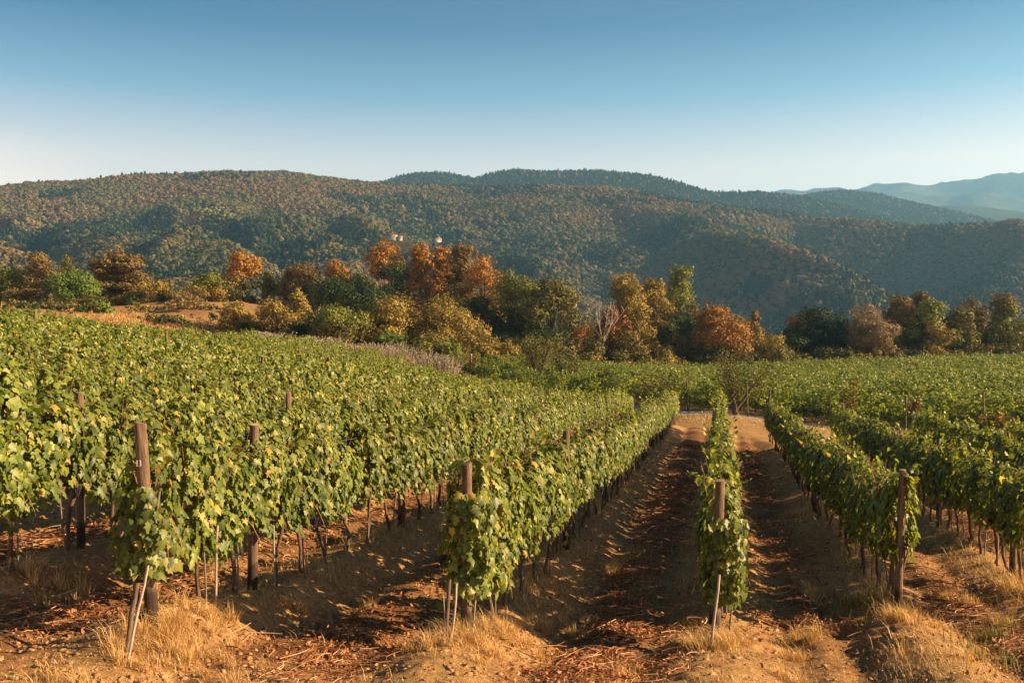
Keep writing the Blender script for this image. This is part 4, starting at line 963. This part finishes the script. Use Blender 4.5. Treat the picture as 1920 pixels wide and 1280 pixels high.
# ------------------------------------------------------------------ trees, shrubs and undergrowth beyond the vines
def crown_cards(style, H, W, cb, rng, dens, leaf):
    """leaf clusters of one crown; returns centres, normals, sizes, relative heights"""
    h0 = H * cb; hc = H - h0; lob = []
    if style == 'round':
        for _ in range(26):
            d = rng.normal(size=3); d /= np.linalg.norm(d); d *= rng.uniform(.45, .75)
            lob.append((d * [W * .5, W * .5, hc * .5] + [0, 0, h0 + hc * .5], W * rng.uniform(.11, .23)))
    elif style == 'column':
        m = max(18, int(hc / W * 15))
        for i in range(m):
            t = (i + .5) / m; w = W * .5 * (.55 + .45 * math.sin(math.pi * min(1, t * .8 + .2))) * (1 - .45 * t ** 3); th = rng.uniform(0, 6.28); rr = rng.uniform(.2, .75) * w
            lob.append((np.array([rr * math.cos(th), rr * math.sin(th), h0 + hc * (t * .93 + .03)]), W * rng.uniform(.12, .22)))
    elif style == 'cone':
        m = 20
        for i in range(m):
            t = (i + .3) / m; w = W * .5 * (1 - t) ** .8; th = rng.uniform(0, 6.28); rr = rng.uniform(.3, .8) * w
            lob.append((np.array([rr * math.cos(th), rr * math.sin(th), h0 + hc * t * .95]), W * (.1 + .14 * (1 - t))))
    elif style == 'tiers':
        for lvl, (t, w) in enumerate(((.1, .8), (.22, 1), (.36, 1), (.5, .8), (.66, .7), (.78, .98), (.9, .8))):
            for _ in range(8):
                th = rng.uniform(0, 6.28); rr = rng.uniform(.1, .85) * w * W * .42
                lob.append((np.array([rr * math.cos(th), rr * math.sin(th), h0 + hc * (t + rng.normal(0, .045))]), W * rng.uniform(.11, .2)))
    elif style == 'knobby':
        for _ in range(26):
            t = rng.uniform(0, 1) ** .8; w = W * .5 * (1.05 - .75 * t); th = rng.uniform(0, 6.28); rr = rng.uniform(.35, .95) * w
            lob.append((np.array([rr * math.cos(th), rr * math.sin(th), h0 + hc * t * .95]), W * rng.uniform(.1, .2)))
    elif style == 'mound':
        for _ in range(24):
            th = rng.uniform(0, 6.28); rr = math.sqrt(rng.uniform(0, 1)); zt = math.sqrt(max(0, 1 - rr * rr)) * rng.uniform(.35, 1.)
            lob.append((np.array([rr * W * .44 * math.cos(th), rr * W * .44 * math.sin(th), hc * .88 * zt]), min(W, H) * rng.uniform(.13, .22)))
    elif style == 'spiky':
        for _ in range(22):
            th = rng.uniform(0, 6.28); rr = rng.uniform(0, .5) * W
            lob.append((np.array([rr * math.cos(th), rr * math.sin(th) * .6, H * rng.uniform(.25, .7)]), W * .1))
    Cs, Ns = [], []
    for c, r in lob:
        n = max(12, int(dens * 15 * r * r / leaf ** 2))
        d = rng.normal(size=(n, 3)); d /= np.linalg.norm(d, axis=1)[:, None]
        # ragged surface: hollows and tufts
        wv = 1 + .22 * np.sin(d @ rng.normal(0, 4, 3) + rng.uniform(0, 6)) + .15 * np.sin(d @ rng.normal(0, 8, 3))
        q = c + d * (r * wv * rng.uniform(.55, 1.08, n) ** .6)[:, None] * [1, 1, 1 if style != 'tiers' else .6]
        Cs.append(q); Ns.append(d + .38 * rng.normal(size=(n, 3)) + [0, 0, .1])
    C = np.concatenate(Cs); Nn = np.concatenate(Ns)
    m_ = int(len(C) * .09); i_ = rng.integers(0, len(C), m_); g_ = rng.integers(0, max(2, m_ // 14), m_)
    dv = rng.normal(size=(m_, 3)) * [.5, .5, .5] + [0, 0, .55]; cen = np.array([0, 0, h0 + hc * .4])
    jl = rng.integers(0, len(C), m_ // 14 + 2)[g_]; ou = C[jl] - cen; ou /= np.linalg.norm(ou, axis=1)[:, None] + 1e-6
    C = np.vstack([C, C[jl] + (ou * .6 + [0, 0, .35]) * rng.uniform(0, .16, (m_, 1)) * min(W, H) + rng.normal(0, .12, (m_, 3))]); Nn = np.vstack([Nn, dv])
    k = C[:, 2] > .05; C, Nn = C[k], Nn[k]
    kx = W * .5 / np.percentile(np.hypot(C[:, 0], C[:, 1] * .6), 95); kz = H / C[:, 2].max()
    C = C * [kx, kx, kz]; lob = [(c * np.array([kx, kx, kz]) * .97, r) for c, r in lob]
    return C, Nn, rng.uniform(.65, 1.35, len(C)) * leaf * min(1.5, max(1, kx)), lob
def tree(name, label, cat, u, vt, w_px, d, style, pals, cb=.18, seed=0, dens=1.0, leaf=None, trunk='bark', split=None, group=None, tr=None, sink=0):
    rng = np.random.default_rng(seed + int(u) * 7)
    top = P(u, vt, d); x, y = top[0], d
    z0 = gz1(x, y) - sink; H = max(1.2, top[2] - z0); W = (1.34 if 'shrub' in name else .98 if style == 'column' else 1.1) * w_px / F * d
    leaf = leaf or (.19 if d > 120 else .17)
    C, Nn, S, lob = crown_cards(style, H, W, cb, rng, dens, leaf)
    V, Q = cards(C, Nn, S, rng)
    mi = None
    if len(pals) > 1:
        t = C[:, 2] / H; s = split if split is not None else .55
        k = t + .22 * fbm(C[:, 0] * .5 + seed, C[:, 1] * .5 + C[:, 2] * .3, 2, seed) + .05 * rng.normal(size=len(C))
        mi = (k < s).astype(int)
    root = bpy.data.objects.new(name, None); COL.objects.link(root); root.location = (x, y, z0); tag(root, label, cat, group)
    is_shrub = 'shrub' in name or 'bush' in name
    link('foliage' if is_shrub else 'crown', mesh_np('crown', V, [Q], [M[p] for p in pals], mi), root)
    mb = MB(); r0 = tr or max(.05, H * .02)
    tt = np.linspace(0, 1, 7); wig = np.cumsum(rng.normal(0, H * .008, (7, 2)), 0); wig -= wig[0]
    hh = H * (.82 if style != 'mound' else .5); tp = np.c_[wig, -.3 + (hh + .3) * tt]
    mb.tube(tp, r0 * (1 - .8 * tt) * 1.15, 7)
    for c, r in lob[::2]:
        b = tp[min(5, max(1, int((c[2] * .55) / (hh + .01) * 6)))]
        mid = (b + c) / 2 + [0, 0, -.04 * H]
        mb.tube([b, mid, c], [r0 * .4, r0 * .28, r0 * .1], 5, cap=False)
    link('stem' if is_shrub else 'trunk', mb.mesh('trunk', [M[trunk]], True), root)
    return root
B_ = 'broadleaf_tree'; O_ = 'oak_tree'; S_ = 'shrub'; CF = 'conifer_tree'
TREES = [
 # far bank
 (CF, 'rust-brown columnar tree behind the red earth bank, beside the bright green tree', 'tree', 74, 470, 56, 148, 'column', ['rust'], .03),
 (B_, 'bright green young tree with pale trunk standing on the earth bank', 'tree', 138, 496, 74, 136, 'round', ['green'], .2, dict(trunk='pale_bark')),
 (CF, 'rust-coloured tree in spreading tiers behind the earth bank', 'tree', 225, 461, 84, 146, 'tiers', ['rust', 'ochre'], .08, dict(split=.2)),
 (CF, 'dark conical tree peeping from behind the bright green tree', 'tree', 125, 474, 50, 165, 'cone', ['olive', 'rust'], .1),
 (B_, 'yellow-green bushy tree at the far end of the bank', 'tree', 18, 496, 66, 150, 'round', ['ivy', 'dark_green'], .05, dict(split=.4)),
 (S_, 'brown thicket shrub at the foot of the columnar rust tree', 'shrub', 42, 536, 56, 138, 'mound', ['rust', 'olive'], 0),
 (S_, 'low green sapling growing in front of the red earth bank', 'shrub', 180, 552, 40, 112, 'knobby', ['olive', 'green'], .05),
 (S_, 'dark olive shrub between the tiered rust tree and the grey shrub', 'shrub', 285, 522, 60, 142, 'mound', ['ochre', 'dark_green'], 0, dict(split=.45)),
 (S_, 'ochre scrub behind the top of the red bank', 'shrub', 325, 528, 56, 146, 'mound', ['ochre'], 0),
 (S_, 'pale greyish shrub above the bank beside a yellow tree', 'shrub', 352, 545, 36, 138, 'mound', ['tan'], 0),
 (B_, 'small golden-green tree above the dry bank', 'tree', 387, 508, 52, 140, 'knobby', ['ivy', 'ochre'], .1),
 (O_, 'tall ragged rust oak with a knobbly top and dark foot', 'tree', 457, 467, 62, 150, 'knobby', ['orange', 'olive'], .1, dict(split=.5)),
 (B_, 'grey-green slender poplar between two rust oaks', 'tree', 503, 508, 26, 150, 'column', ['olive'], .05),
 (S_, 'grey-green bush under the slender poplar', 'shrub', 520, 538, 34, 148, 'mound', ['olive', 'silver'], 0),
 (O_, 'broad rust oak with dark lower boughs, beside the slender poplar', 'tree', 557, 486, 74, 150, 'round', ['rust', 'olive'], .12, dict(split=.45)),
 (O_, 'small orange-headed oak above the dark green oak', 'tree', 634, 485, 54, 146, 'knobby', ['orange', 'rust'], .15),
 (O_, 'dark green spreading oak below an orange-headed one', 'tree', 660, 506, 102, 138, 'round', ['dark_green'], .05),
 (O_, 'lone tall oak with orange top and dark green underside', 'tree', 728, 446, 60, 150, 'round', ['orange', 'dark_green'], .3, dict(split=.66)),
 (S_, 'brown mixed brushwood between dark oak and bush mound', 'shrub', 700, 545, 70, 142, 'mound', ['rust', 'olive'], 0),
 (O_, 'orange oak, first of the tight autumn group', 'tree', 792, 452, 66, 152, 'column', ['orange', 'rust'], .1, dict(split=.3)),
 (O_, 'narrow orange oak in the middle of the autumn group', 'tree', 830, 461, 46, 154, 'column', ['orange'], .1),
 (O_, 'darker rust-topped oak third in the autumn group', 'tree', 865, 454, 58, 150, 'column', ['rust', 'olive'], .1, dict(split=.3)),
 (O_, 'pale orange rounded oak closing the autumn group', 'tree', 908, 470, 70, 146, 'round', ['orange', 'dark_green'], .1, dict(split=.35)),
 (S_, 'dark green thicket under the pale orange oak', 'shrub', 898, 540, 84, 136, 'mound', ['dark_green'], 0),
 # front thicket
 (S_, 'dark bramble thicket where the red bank ends', 'shrub', 395, 585, 90, 112, 'mound', ['dark_green', 'olive'], 0),
 (S_, 'ochre upright shrub rising from the dark bramble', 'shrub', 440, 562, 40, 110, 'column', ['ochre'], 0),
 (S_, 'olive bushy shrub between two upright ochre shrubs', 'shrub', 475, 582, 48, 111, 'mound', ['ochre', 'dark_green'], 0, dict(split=.45)),
 (S_, 'upright brown-ochre shrub in the middle of the thicket', 'shrub', 517, 556, 58, 109, 'column', ['ochre', 'rust'], 0),
 (S_, 'tallest ochre shrub of the thicket, pointed at its top', 'shrub', 558, 535, 50, 113, 'cone', ['ochre'], 0),
 (S_, 'dark green shrub under the pointed ochre shrub', 'shrub', 588, 580, 64, 110, 'mound', ['olive', 'dark_green'], 0, dict(split=.6)),
 (S_, 'rounded golden-olive shrub with a dark hollow beside it', 'shrub', 634, 566, 72, 106, 'round', ['ivy', 'olive'], 0),
 (S_, 'shaded dark thicket between the golden-olive shrub and the bush mound', 'shrub', 684, 590, 60, 116, 'mound', ['dark_green'], 0),
 (S_, 'tall ochre bush at the edge of the great bush mound', 'shrub', 728, 556, 64, 114, 'column', ['ochre'], 0),
 (S_, 'great rounded ochre bush mound, highest of the bushes', 'shrub', 792, 544, 120, 118, 'mound', ['ochre'], 0),
 (S_, 'ochre bush leaning on the great mound near the dark oak', 'shrub', 856, 560, 86, 116, 'mound', ['ochre', 'olive'], 0, dict(split=.35)),
 (S_, 'yellowish bush below the great mound beside silver shrubs', 'shrub', 818, 600, 70, 108, 'mound', ['ochre', 'ivy'], 0),
 (S_, 'bright green bush low in front of the ochre mound', 'shrub', 730, 618, 46, 106, 'mound', ['green', 'dark_green'], 0),
 (S_, 'wide ochre-green bush sloping down to the vines', 'shrub', 896, 612, 100, 112, 'mound', ['ochre', 'olive'], 0, dict(split=.3)),
 (O_, 'large dark oak with golden highlights, taller of the pair', 'tree', 965, 494, 92, 134, 'round', ['ivy', 'dark_green'], .05, dict(split=.55)),
 (O_, 'large rounded green oak, broader of the dark pair', 'tree', 1030, 509, 92, 132, 'round', ['olive', 'dark_green'], .03, dict(split=.3)),
 (S_, 'dark leafy undergrowth shrub at the foot of the dark oaks', 'shrub', 985, 590, 130, 126, 'mound', ['dark_green', 'olive'], 0),
 (S_, 'brown bramble between the dark oaks and the far vines', 'shrub', 1000, 640, 90, 132, 'mound', ['olive', 'rust'], 0),
 (S_, 'reddish bush beside the broad green oak', 'shrub', 1084, 600, 44, 136, 'mound', ['red', 'olive'], 0),
 (S_, 'brown scrub below the reddish bush', 'shrub', 1095, 628, 76, 132, 'mound', ['olive', 'ochre'], 0),
 (B_, 'red-twigged tree with thin crown behind the bare white tree', 'tree', 1152, 566, 50, 138, 'round', ['red', 'ochre'], .1, dict(dens=.6)),
 (B_, 'ochre upright tree behind the bare white tree', 'tree', 1175, 509, 88, 141, 'column', ['ochre'], .03),
 (B_, 'ochre tree with two peaks beside the upright one', 'tree', 1224, 519, 76, 147, 'column', ['ochre', 'rust'], .05),
 (B_, 'tall thin yellowing poplar with a visible dark trunk', 'tree', 1275, 494, 62, 160, 'column', ['ivy', 'olive'], .2, dict(dens=.8)),
 (S_, 'ochre-green bush below the upright ochre tree', 'shrub', 1178, 592, 76, 138, 'mound', ['ochre', 'rust'], 0),
 (S_, 'golden bush beneath the two-peaked ochre tree', 'shrub', 1226, 600, 64, 136, 'mound', ['ochre'], 0),
 (S_, 'dark green shrub at the foot of the yellowing poplar', 'shrub', 1268, 580, 56, 142, 'mound', ['dark_green', 'olive'], 0),
 (S_, 'low brown brush along the vines below the golden bush', 'shrub', 1200, 644, 120, 134, 'mound', ['olive', 'ochre'], 0),
 (B_, 'shaded olive-brown maple beside the brilliant orange one', 'tree', 1314, 556, 60, 146, 'round', ['olive', 'rust'], .02),
 (B_, 'brilliant orange maple, brightest crown by the far vines', 'tree', 1352, 557, 90, 138, 'round', ['orange', 'ochre'], .05, dict(split=.3)),
 (B_, 'thin spire of yellowing leaves beyond the orange maple', 'tree', 1415, 580, 22, 142, 'column', ['ochre'], .05),
 (S_, 'golden-brown bush sloping away from the orange maple', 'shrub', 1432, 606, 90, 140, 'mound', ['ochre', 'olive'], 0),
 (S_, 'dark green undergrowth shrub in front of the orange maple', 'shrub', 1350, 638, 90, 136, 'mound', ['dark_green', 'olive'], 0),
 (B_, 'dense dark green tree, roundest before the shaded hillside', 'tree', 1525, 567, 84, 150, 'round', ['dark_green'], .02),
 (S_, 'small orange-leaved shrub against the dense dark green tree', 'shrub', 1492, 585, 40, 152, 'mound', ['orange', 'olive'], 0),
 (S_, 'dark bramble below the dense dark green tree', 'shrub', 1505, 625, 100, 146, 'mound', ['dark_green', 'olive'], 0),
 (B_, 'dark evergreen between the dense green tree and the tan willow', 'tree', 1587, 578, 60, 152, 'round', ['dark_green'], .02),
 (B_, 'tan feathery willow, palest crown of the far tree line', 'tree', 1632, 562, 74, 146, 'round', ['tan'], .04, dict(leaf=.16, dens=1.0)),
 (O_, 'brown-green ivy-clad oak next to the tan willow', 'tree', 1688, 549, 70, 150, 'column', ['rust', 'ivy'], .03, dict(split=.6)),
 (O_, 'ivy-draped oak with rust spire, tallest beside the willow', 'tree', 1722, 545, 50, 152, 'column', ['rust', 'olive'], .05),
 (O_, 'yellow-green ivy-hung oak on two dark trunks', 'tree', 1750, 559, 56, 147, 'column', ['ivy', 'ochre'], .08),
 (O_, 'dark green ivy-covered oak with a bushy foot', 'tree', 1803, 572, 66, 149, 'column', ['olive', 'ivy'], .03),
 (O_, 'brown-topped oak behind the ivy-covered ones', 'tree', 1824, 554, 50, 156, 'round', ['rust'], .1),
 (O_, 'brown oak with a green ivy column, last of the line', 'tree', 1884, 544, 66, 150, 'column', ['rust', 'ivy'], .03, dict(split=.7)),
 (S_, 'rusty bush beyond the last ivy-clad oak', 'shrub', 1925, 598, 60, 154, 'mound', ['rust', 'ochre'], 0),
]
for i, t in enumerate(TREES):
    kw = dict(t[10]) if len(t) > 10 else {}
    tree(*t[:9], cb=t[9], seed=i, group='trees beyond the vineyard' if 'tree' in t[0] else 'shrubs beyond the vineyard', **kw)
# low brush lines
bankscrub = [(30, 572), (110, 574), (255, 566), (300, 568), (345, 568), (365, 584), (415, 570), (70, 588), (98, 590), (130, 586), (20, 590), (285, 592), (320, 586)]
for i, (u, vt) in enumerate(bankscrub):
    tree(S_, f'low dry scrub on the earth bank, {nth(i + 1)} along its crest', 'shrub', u, vt, 46, 128 if i < 7 else 108, 'mound', [['ochre', 'olive'], ['tan'], ['ochre']][i % 3] if i < 7 else ['olive', 'dark_green'], 0, seed=500 + i, group='shrubs beyond the vineyard')
fill = [(1065, 600, 60, 150, 'olive'),
    (1105, 590, 70, 152, 'ochre'),
    (1140, 612, 60, 146, 'ochre'),
    (1250, 560, 60, 156, 'olive'),
    (1300, 600, 60, 150, 'ochre'),
    (1395, 585, 60, 150, 'ochre'),
    (1455, 622, 60, 146, 'ochre'),
    (1565, 600, 70, 156, 'olive'),
    (1612, 600, 60, 156, 'olive'),
    (1665, 600, 70, 152, 'rust'),
    (1710, 600, 60, 152, 'olive'),
    (1780, 590, 60, 154, 'ochre'),
    (1850, 590, 70, 156, 'rust'),
    (1900, 600, 70, 153, 'olive'),
    (95, 530, 70, 152, 'ochre'),
    (160, 535, 60, 154, 'olive'),
    (265, 520, 70, 156, 'rust'),
    (420, 530, 60, 154, 'olive'),
    (490, 545, 60, 150, 'rust'),
    (600, 535, 70, 152, 'rust'),
    (760, 520, 80, 158, 'rust'),
    (945, 540, 90, 150, 'olive'),
    (850, 530, 90, 146, 'olive')]
beside = ['the reddish bush', 'the bare white tree', 'the red-twigged tree', 'the yellowing poplar', 'the olive-brown maple', 'the yellow spire', 'the golden-brown bush', 'the dense dark green tree', 'the tan willow', 'the first ivy-clad oak', 'the rust spire', 'the yellow-green ivy-hung oak', 'the brown-topped oak', 'the last brown oak',
    'the columnar rust tree', 'the bright green tree', 'the tiered rust tree', 'the golden-green tree', 'the slender poplar', 'the broad rust oak', 'the first orange oak', 'the taller dark oak', 'the rust-topped oak']
for i, (u, vt, w_, d_, p_) in enumerate(fill):
    tree(S_, f'{dict(olive="olive-green", ochre="ochre", rust="russet")[p_]} scrub filling the gap behind {beside[i]}', 'shrub', u, vt, w_, d_, 'mound', [p_, 'olive'], 0, seed=600 + i, split=.3, group='shrubs beyond the vineyard')
low = [(1470, 645), (1560, 648), (1610, 646), (1660, 645), (1700, 648), (1780, 646), (1840, 642), (1880, 640), (1060, 655), (1130, 655), (1270, 650), (1400, 648)]
for i, (u, vt) in enumerate(low):
    ws = ['clump of brown brush under the dark bramble', 'clump of brown brush below the dense green tree', 'brown brush under the dark evergreen', 'brown brush at the foot of the tan willow', 'brush at the foot of the ivy-clad oak', 'brush before the two dark trunks', 'brush below the brown-topped oak', 'brush beneath the green ivy column', 'brown brush below the broad green oak', 'brown brush under the bare white tree', 'brush beneath the yellowing poplar', 'brown brush below the spire of yellow leaves'][i]
    tree(S_, ws + ', along the field edge', 'shrub', u, vt, 74, 143, 'mound', [['rust', 'olive'], ['olive', 'dark_green'], ['ochre', 'rust']][i % 3], 0, seed=300 + i, group='shrubs beyond the vineyard')
# silver-grey brush on the crest of the vine field
sil = [(478, 628, 'first'), (505, 634, 'second'), (560, 636, 'third'), (584, 640, 'fourth'), (626, 644, 'fifth'), (660, 646, 'sixth'), (694, 648, 'seventh'), (722, 652, 'eighth'), (752, 656, 'ninth'), (790, 662, 'tenth'), (820, 664, 'eleventh'), (838, 668, 'last')]
for i, (u, vt, w) in enumerate(sil):
    rng = np.random.default_rng(700 + i); d = 97; vt -= 8; top = P(u, vt, d); z0 = gz1(top[0], d); H = top[2] - z0; W = rng.uniform(26, 44) / F * d; H *= rng.uniform(.85, 1.2)
    n = 150; Vs, Fs, m = [], [], 0
    C, Nn, S = [], [], []
    mb = MB()
    for _ in range(n):
        b = np.array([rng.normal(0, W * .2), rng.normal(0, W * .2), 0]); tip = b * 2.2 + [rng.normal(0, .08), rng.normal(0, .08), H * rng.uniform(.55, 1.02)]
        if _ < 30: mb.tube([b, (b + tip) / 2, tip], [.03, .02, .008], 4, cap=False)
        t = rng.uniform(.3, 1, 16)[:, None]; C.append(b + (tip - b) * t + rng.normal(0, .035, (16, 3))); Nn.append(rng.normal(size=(16, 3)))
    C = np.concatenate(C); Nn = np.concatenate(Nn); V, Q = cards(C, Nn, rng.uniform(.09, .17, len(C)), rng, .5)
    root = bpy.data.objects.new('shrub', None); COL.objects.link(root); root.location = (top[0], d, z0)
    tag(root, f'silvery grey spiky shrub on the field crest, {w} from the bank side', 'shrub', 'silvery shrubs along the crest')
    link('foliage', mesh_np('foliage', V, [Q], [M['silver']]), root); link('stem', mb.mesh('stem', [M['pale_bark']], True), root)

# thin trees along the track
def track_tree(name, label, u, vb, vt, d, w, seed, pals, leanx=0, forks=3, n=420, trunk='bark', spread=1., r0=.09, leafsz=.16):
    rng = np.random.default_rng(seed); x = P(u, vb, d)[0]; z0 = gz1(x, d); H = P(u, vt, d)[2] - z0; W = w / F * d
    root = bpy.data.objects.new(name, None); COL.objects.link(root); root.location = (x, d, z0); tag(root, label, 'tree', 'thin trees along the track')
    mb = MB(); tips = []
    for f in range(forks):
        th = 6.28 * f / forks + rng.uniform(-.4, .4); o = np.array([math.cos(th), math.sin(th) * .7]) * W * .42 * spread
        t = np.linspace(0, 1, 6)[:, None]
        p = np.c_[(leanx * H * t[:, 0] + o[0] * t[:, 0] ** 1.5), o[1] * t[:, 0] ** 1.5, -.2 + (H * rng.uniform(.72, .95) + .2) * t[:, 0]]; p[1:, :2] += rng.normal(0, .05, (5, 2))
        mb.tube(p, r0 * np.linspace(1.1, .25, 6), 6); tips += [p[3], p[4], p[5]]
        for _ in range(3):
            b = p[rng.integers(2, 5)]; e = b + [rng.normal(0, W * .22), rng.normal(0, W * .2), H * rng.uniform(.08, .25)]
            mb.tube([b, (b + e) / 2 + [0, 0, -.03], e], [r0 * .35, r0 * .25, r0 * .08], 5, cap=False); tips.append(e)
    link('trunk', mb.mesh('trunk', [M[trunk]], True), root)
    n = int(n * 2.6)
    if n:
        tips = np.array(tips); w_ = rng.integers(0, len(tips), n); C = tips[w_] + rng.normal(0, W * .15, (n, 3))
        V, Q = cards(C, rng.normal(size=(n, 3)) + [0, 0, .3], rng.uniform(.6, 1.3, n) * leafsz, rng, .5)
        link('crown', mesh_np('crown', V, [Q], [M[p] for p in pals]), root)
    return root
track_tree('olive_tree', 'old olive tree with a hollow split trunk among the far vines', 1008, 706, 640, 99, 62, 1, ['olive'], n=1500, r0=.28, trunk='bark')
track_tree('olive_tree', 'smaller olive tree with pale lit trunk beside the hollow olive', 1062, 722, 654, 93, 48, 2, ['olive'], n=900, forks=2, r0=.13, trunk='bark')
track_tree('sapling', 'red-leaved sapling beside a white post at the field corner', 885, 696, 654, 100, 22, 3, ['red'], n=220, forks=2, r0=.05)
track_tree('sapling', 'sparse sapling between the olives and the end of the vines', 1130, 738, 690, 85, 24, 4, ['olive'], n=300, forks=2, r0=.05)
track_tree('sapling', 'sparse two-stemmed tree behind the end of the stout-post row', 1235, 756, 700, 74, 62, 5, ['olive', 'ochre'], n=420, forks=2, r0=.08, spread=1.3)
track_tree('maple_tree', 'leaning forked tree with sparse bronze leaves at the track corner', 1378, 768, 674, 67, 84, 6, ['olive'], n=1500, forks=3, r0=.13, leanx=.12, spread=1.3, leafsz=.14)
track_tree('sapling', 'thin dark sapling in front of the middle of the far field', 1606, 790, 712, 60, 22, 7, ['ochre'], leanx=-.15, n=230, forks=2, r0=.05)
wt = track_tree('pollarded_tree', 'pollarded orange-barked tree with whitened foot above the vine tops', 1716, 806, 736, 57, 20, 8, ['rust'], n=220, forks=2, r0=.11, spread=.4, trunk='bark')
mb = MB(); mb.tube([(0, 0, -.2), (.02, 0, .5), (.0, 0, 1.05)], [.15, .14, .13], 9); link('painted_foot', mb.mesh('painted_foot', [M['white_paint']], True), wt)
tree('shrub', 'ochre bush at the near edge of the far field', 'shrub', 1872, 768, 66, 50, 'mound', ['ochre', 'ivy'], 0, seed=400, leaf=.14, group='thin trees along the track')
# bare white tree
def bare_tree():
    rng = np.random.default_rng(9); d = 136; x = P(1130, 660, d)[0]; z0 = gz1(x, d); H = P(1130, 560, d)[2] - z0
    root = bpy.data.objects.new('bare_tree', None); COL.objects.link(root); root.location = (x, d, z0)
    tag(root, 'leafless tree with white branches in front of the red-twigged tree', 'tree')
    mt = MB(); mbr = MB(); mt.tube([(0, 0, -.2), (.1, 0, H * .25), (0, 0, H * .5)], [.22, .18, .13], 7); link('trunk', mt.mesh('trunk', [M['bark']], True), root)
    for i in range(11):
        a = rng.uniform(-.65, .65); L = H * rng.uniform(.36, .56); y = rng.normal(0, .3)
        e = np.array([math.sin(a) * L, y * L * .5, H * .5 + math.cos(a) * L * .95]); b = np.array([0, 0, H * rng.uniform(.38, .52)]); m = (b + e) / 2 + rng.normal(0, .15, 3)
        mbr.tube([b, m, e], [.075, .05, .02], 5, cap=False)
        for _ in range(4):
            q = b + (e - b) * rng.uniform(.45, .95); f = q + [rng.normal(0, .5), rng.normal(0, .4), rng.uniform(.2, .9)]
            mbr.tube([q, f], [.035, .012], 4, cap=False)
    link('branch', mbr.mesh('branch', [M['pale_bark']], True), root)
bare_tree()

# pale fence posts on the far edge of the second field
mb = MB(); mb.tube([(0, 0, -.2), (0, 0, 1.0), (0, 0, 1.9)], [.045, .045, .04], 8); fpm = mb.mesh('fence_post', [M['white_paint']])
fps = [884, 1060, 1075, 1156, 1188, 1214, 1245, 1302, 1328, 1380, 1407, 1432, 1512, 1531, 1568, 1594, 1792, 1830, 1858, 1876, 1892]
rr = np.random.default_rng(4)
for i, u in enumerate(fps):
    d = 141 if u > 900 else 101; x = P(u, 0, d)[0]
    tag(link('fence_post', fpm, None, (x, d, gz1(x, d)), (rr.normal(0, .03), rr.normal(0, .04), 0), (1, 1, rr.uniform(.95, 1.25))), f'pale thin fence post at the far field edge, {nth(i + 1)} along the fence', 'post', 'pale posts at the far field edge')
fr = [(1240, 743, 77), (1290, 760, 72), (1402, 775, 66), (1440, 778, 64.5), (1558, 785, 60), (1698, 800, 57.5), (1845, 805, 53.5)]
for i, (u, v, d) in enumerate(fr):
    x = P(u, v, d)[0]
    tag(link('wooden_post', post_var[i % 6], None, (x, d, gz1(x, d)), (rr.normal(0, .03), rr.normal(0, .04), 0), (1, 1, 1.12)), f'grey post in the front row across the track, {nth(i + 1)} from the olives', 'post', 'grey posts across the track')

# farmhouses on the hill shoulder
def house(name, label, u, v, d, L, Wd, Hh, rot, chim=True, wins=3, sink=.0):
    u, v, d, z = HOUSES[name]; p = P(u, v, d)
    root = bpy.data.objects.new(name, None); COL.objects.link(root); root.location = (p[0], p[1], z); root.rotation_euler = (0, 0, R(rot)); tag(root, label, 'house')
    mb = MB(); mb.box((-L / 2, -Wd / 2, -3), (L / 2, Wd / 2, Hh))
    rg = Wd * .22
    mb.add([(-L / 2, -Wd / 2, Hh), (-L / 2, Wd / 2, Hh), (-L / 2, 0, Hh + rg)], [[0, 1, 2]]); mb.add([(L / 2, -Wd / 2, Hh), (L / 2, Wd / 2, Hh), (L / 2, 0, Hh + rg)], [[0, 1, 2]])
    link('wall', mb.mesh('wall', [M['plaster']]), root)
    rb = MB(); e = .5
    for s in (-1, 1):
        a = [(-L / 2 - e, s * (Wd / 2 + e), Hh - .2), (L / 2 + e, s * (Wd / 2 + e), Hh - .2), (L / 2 + e, 0, Hh + rg + .1), (-L / 2 - e, 0, Hh + rg + .1)]
        rb.add(a + [(x, y, q + .3) for x, y, q in a], [[0, 1, 2, 3], [4, 5, 6, 7], [0, 1, 5, 4], [1, 2, 6, 5], [2, 3, 7, 6], [3, 0, 4, 7]])
    ro = link('roof', rb.mesh('roof', [M['roof_tile']]), root)
    if chim:
        cb = MB(); cb.box((L * .2, -.5, Hh), (L * .2 + 1, .5, Hh + rg + 1.6)); link('chimney', cb.mesh('chimney', [M['plaster']]), ro)
    for i in range(wins):
        wb = MB(); x = -L / 2 + L * (i + .5) / wins; wb.box((x - .6, -Wd / 2 - .06, Hh * .35), (x + .6, -Wd / 2 + .1, Hh * .75)); link('window', wb.mesh('window', [M['dark_glass']]), root)
    return root
house('farmhouse', 'pale farmhouse with tiled roof and chimney on the hill shoulder', 820, 451, 880, 9, 5.5, 3.2, 25)
house('farm_barn', 'low white barn with tiled roof on the same shoulder', 737, 447, 930, 8, 5, 2.4, -20, False, 2)
house('farm_shed', 'small pale shed standing beside the white barn', 748, 447.5, 935, 4, 4, 2.2, 10, False, 1)
house('valley_house', 'white-walled house low in the valley between the trees', 1075, 580, 560, 5, 4, 3.2, 35, False, 1)
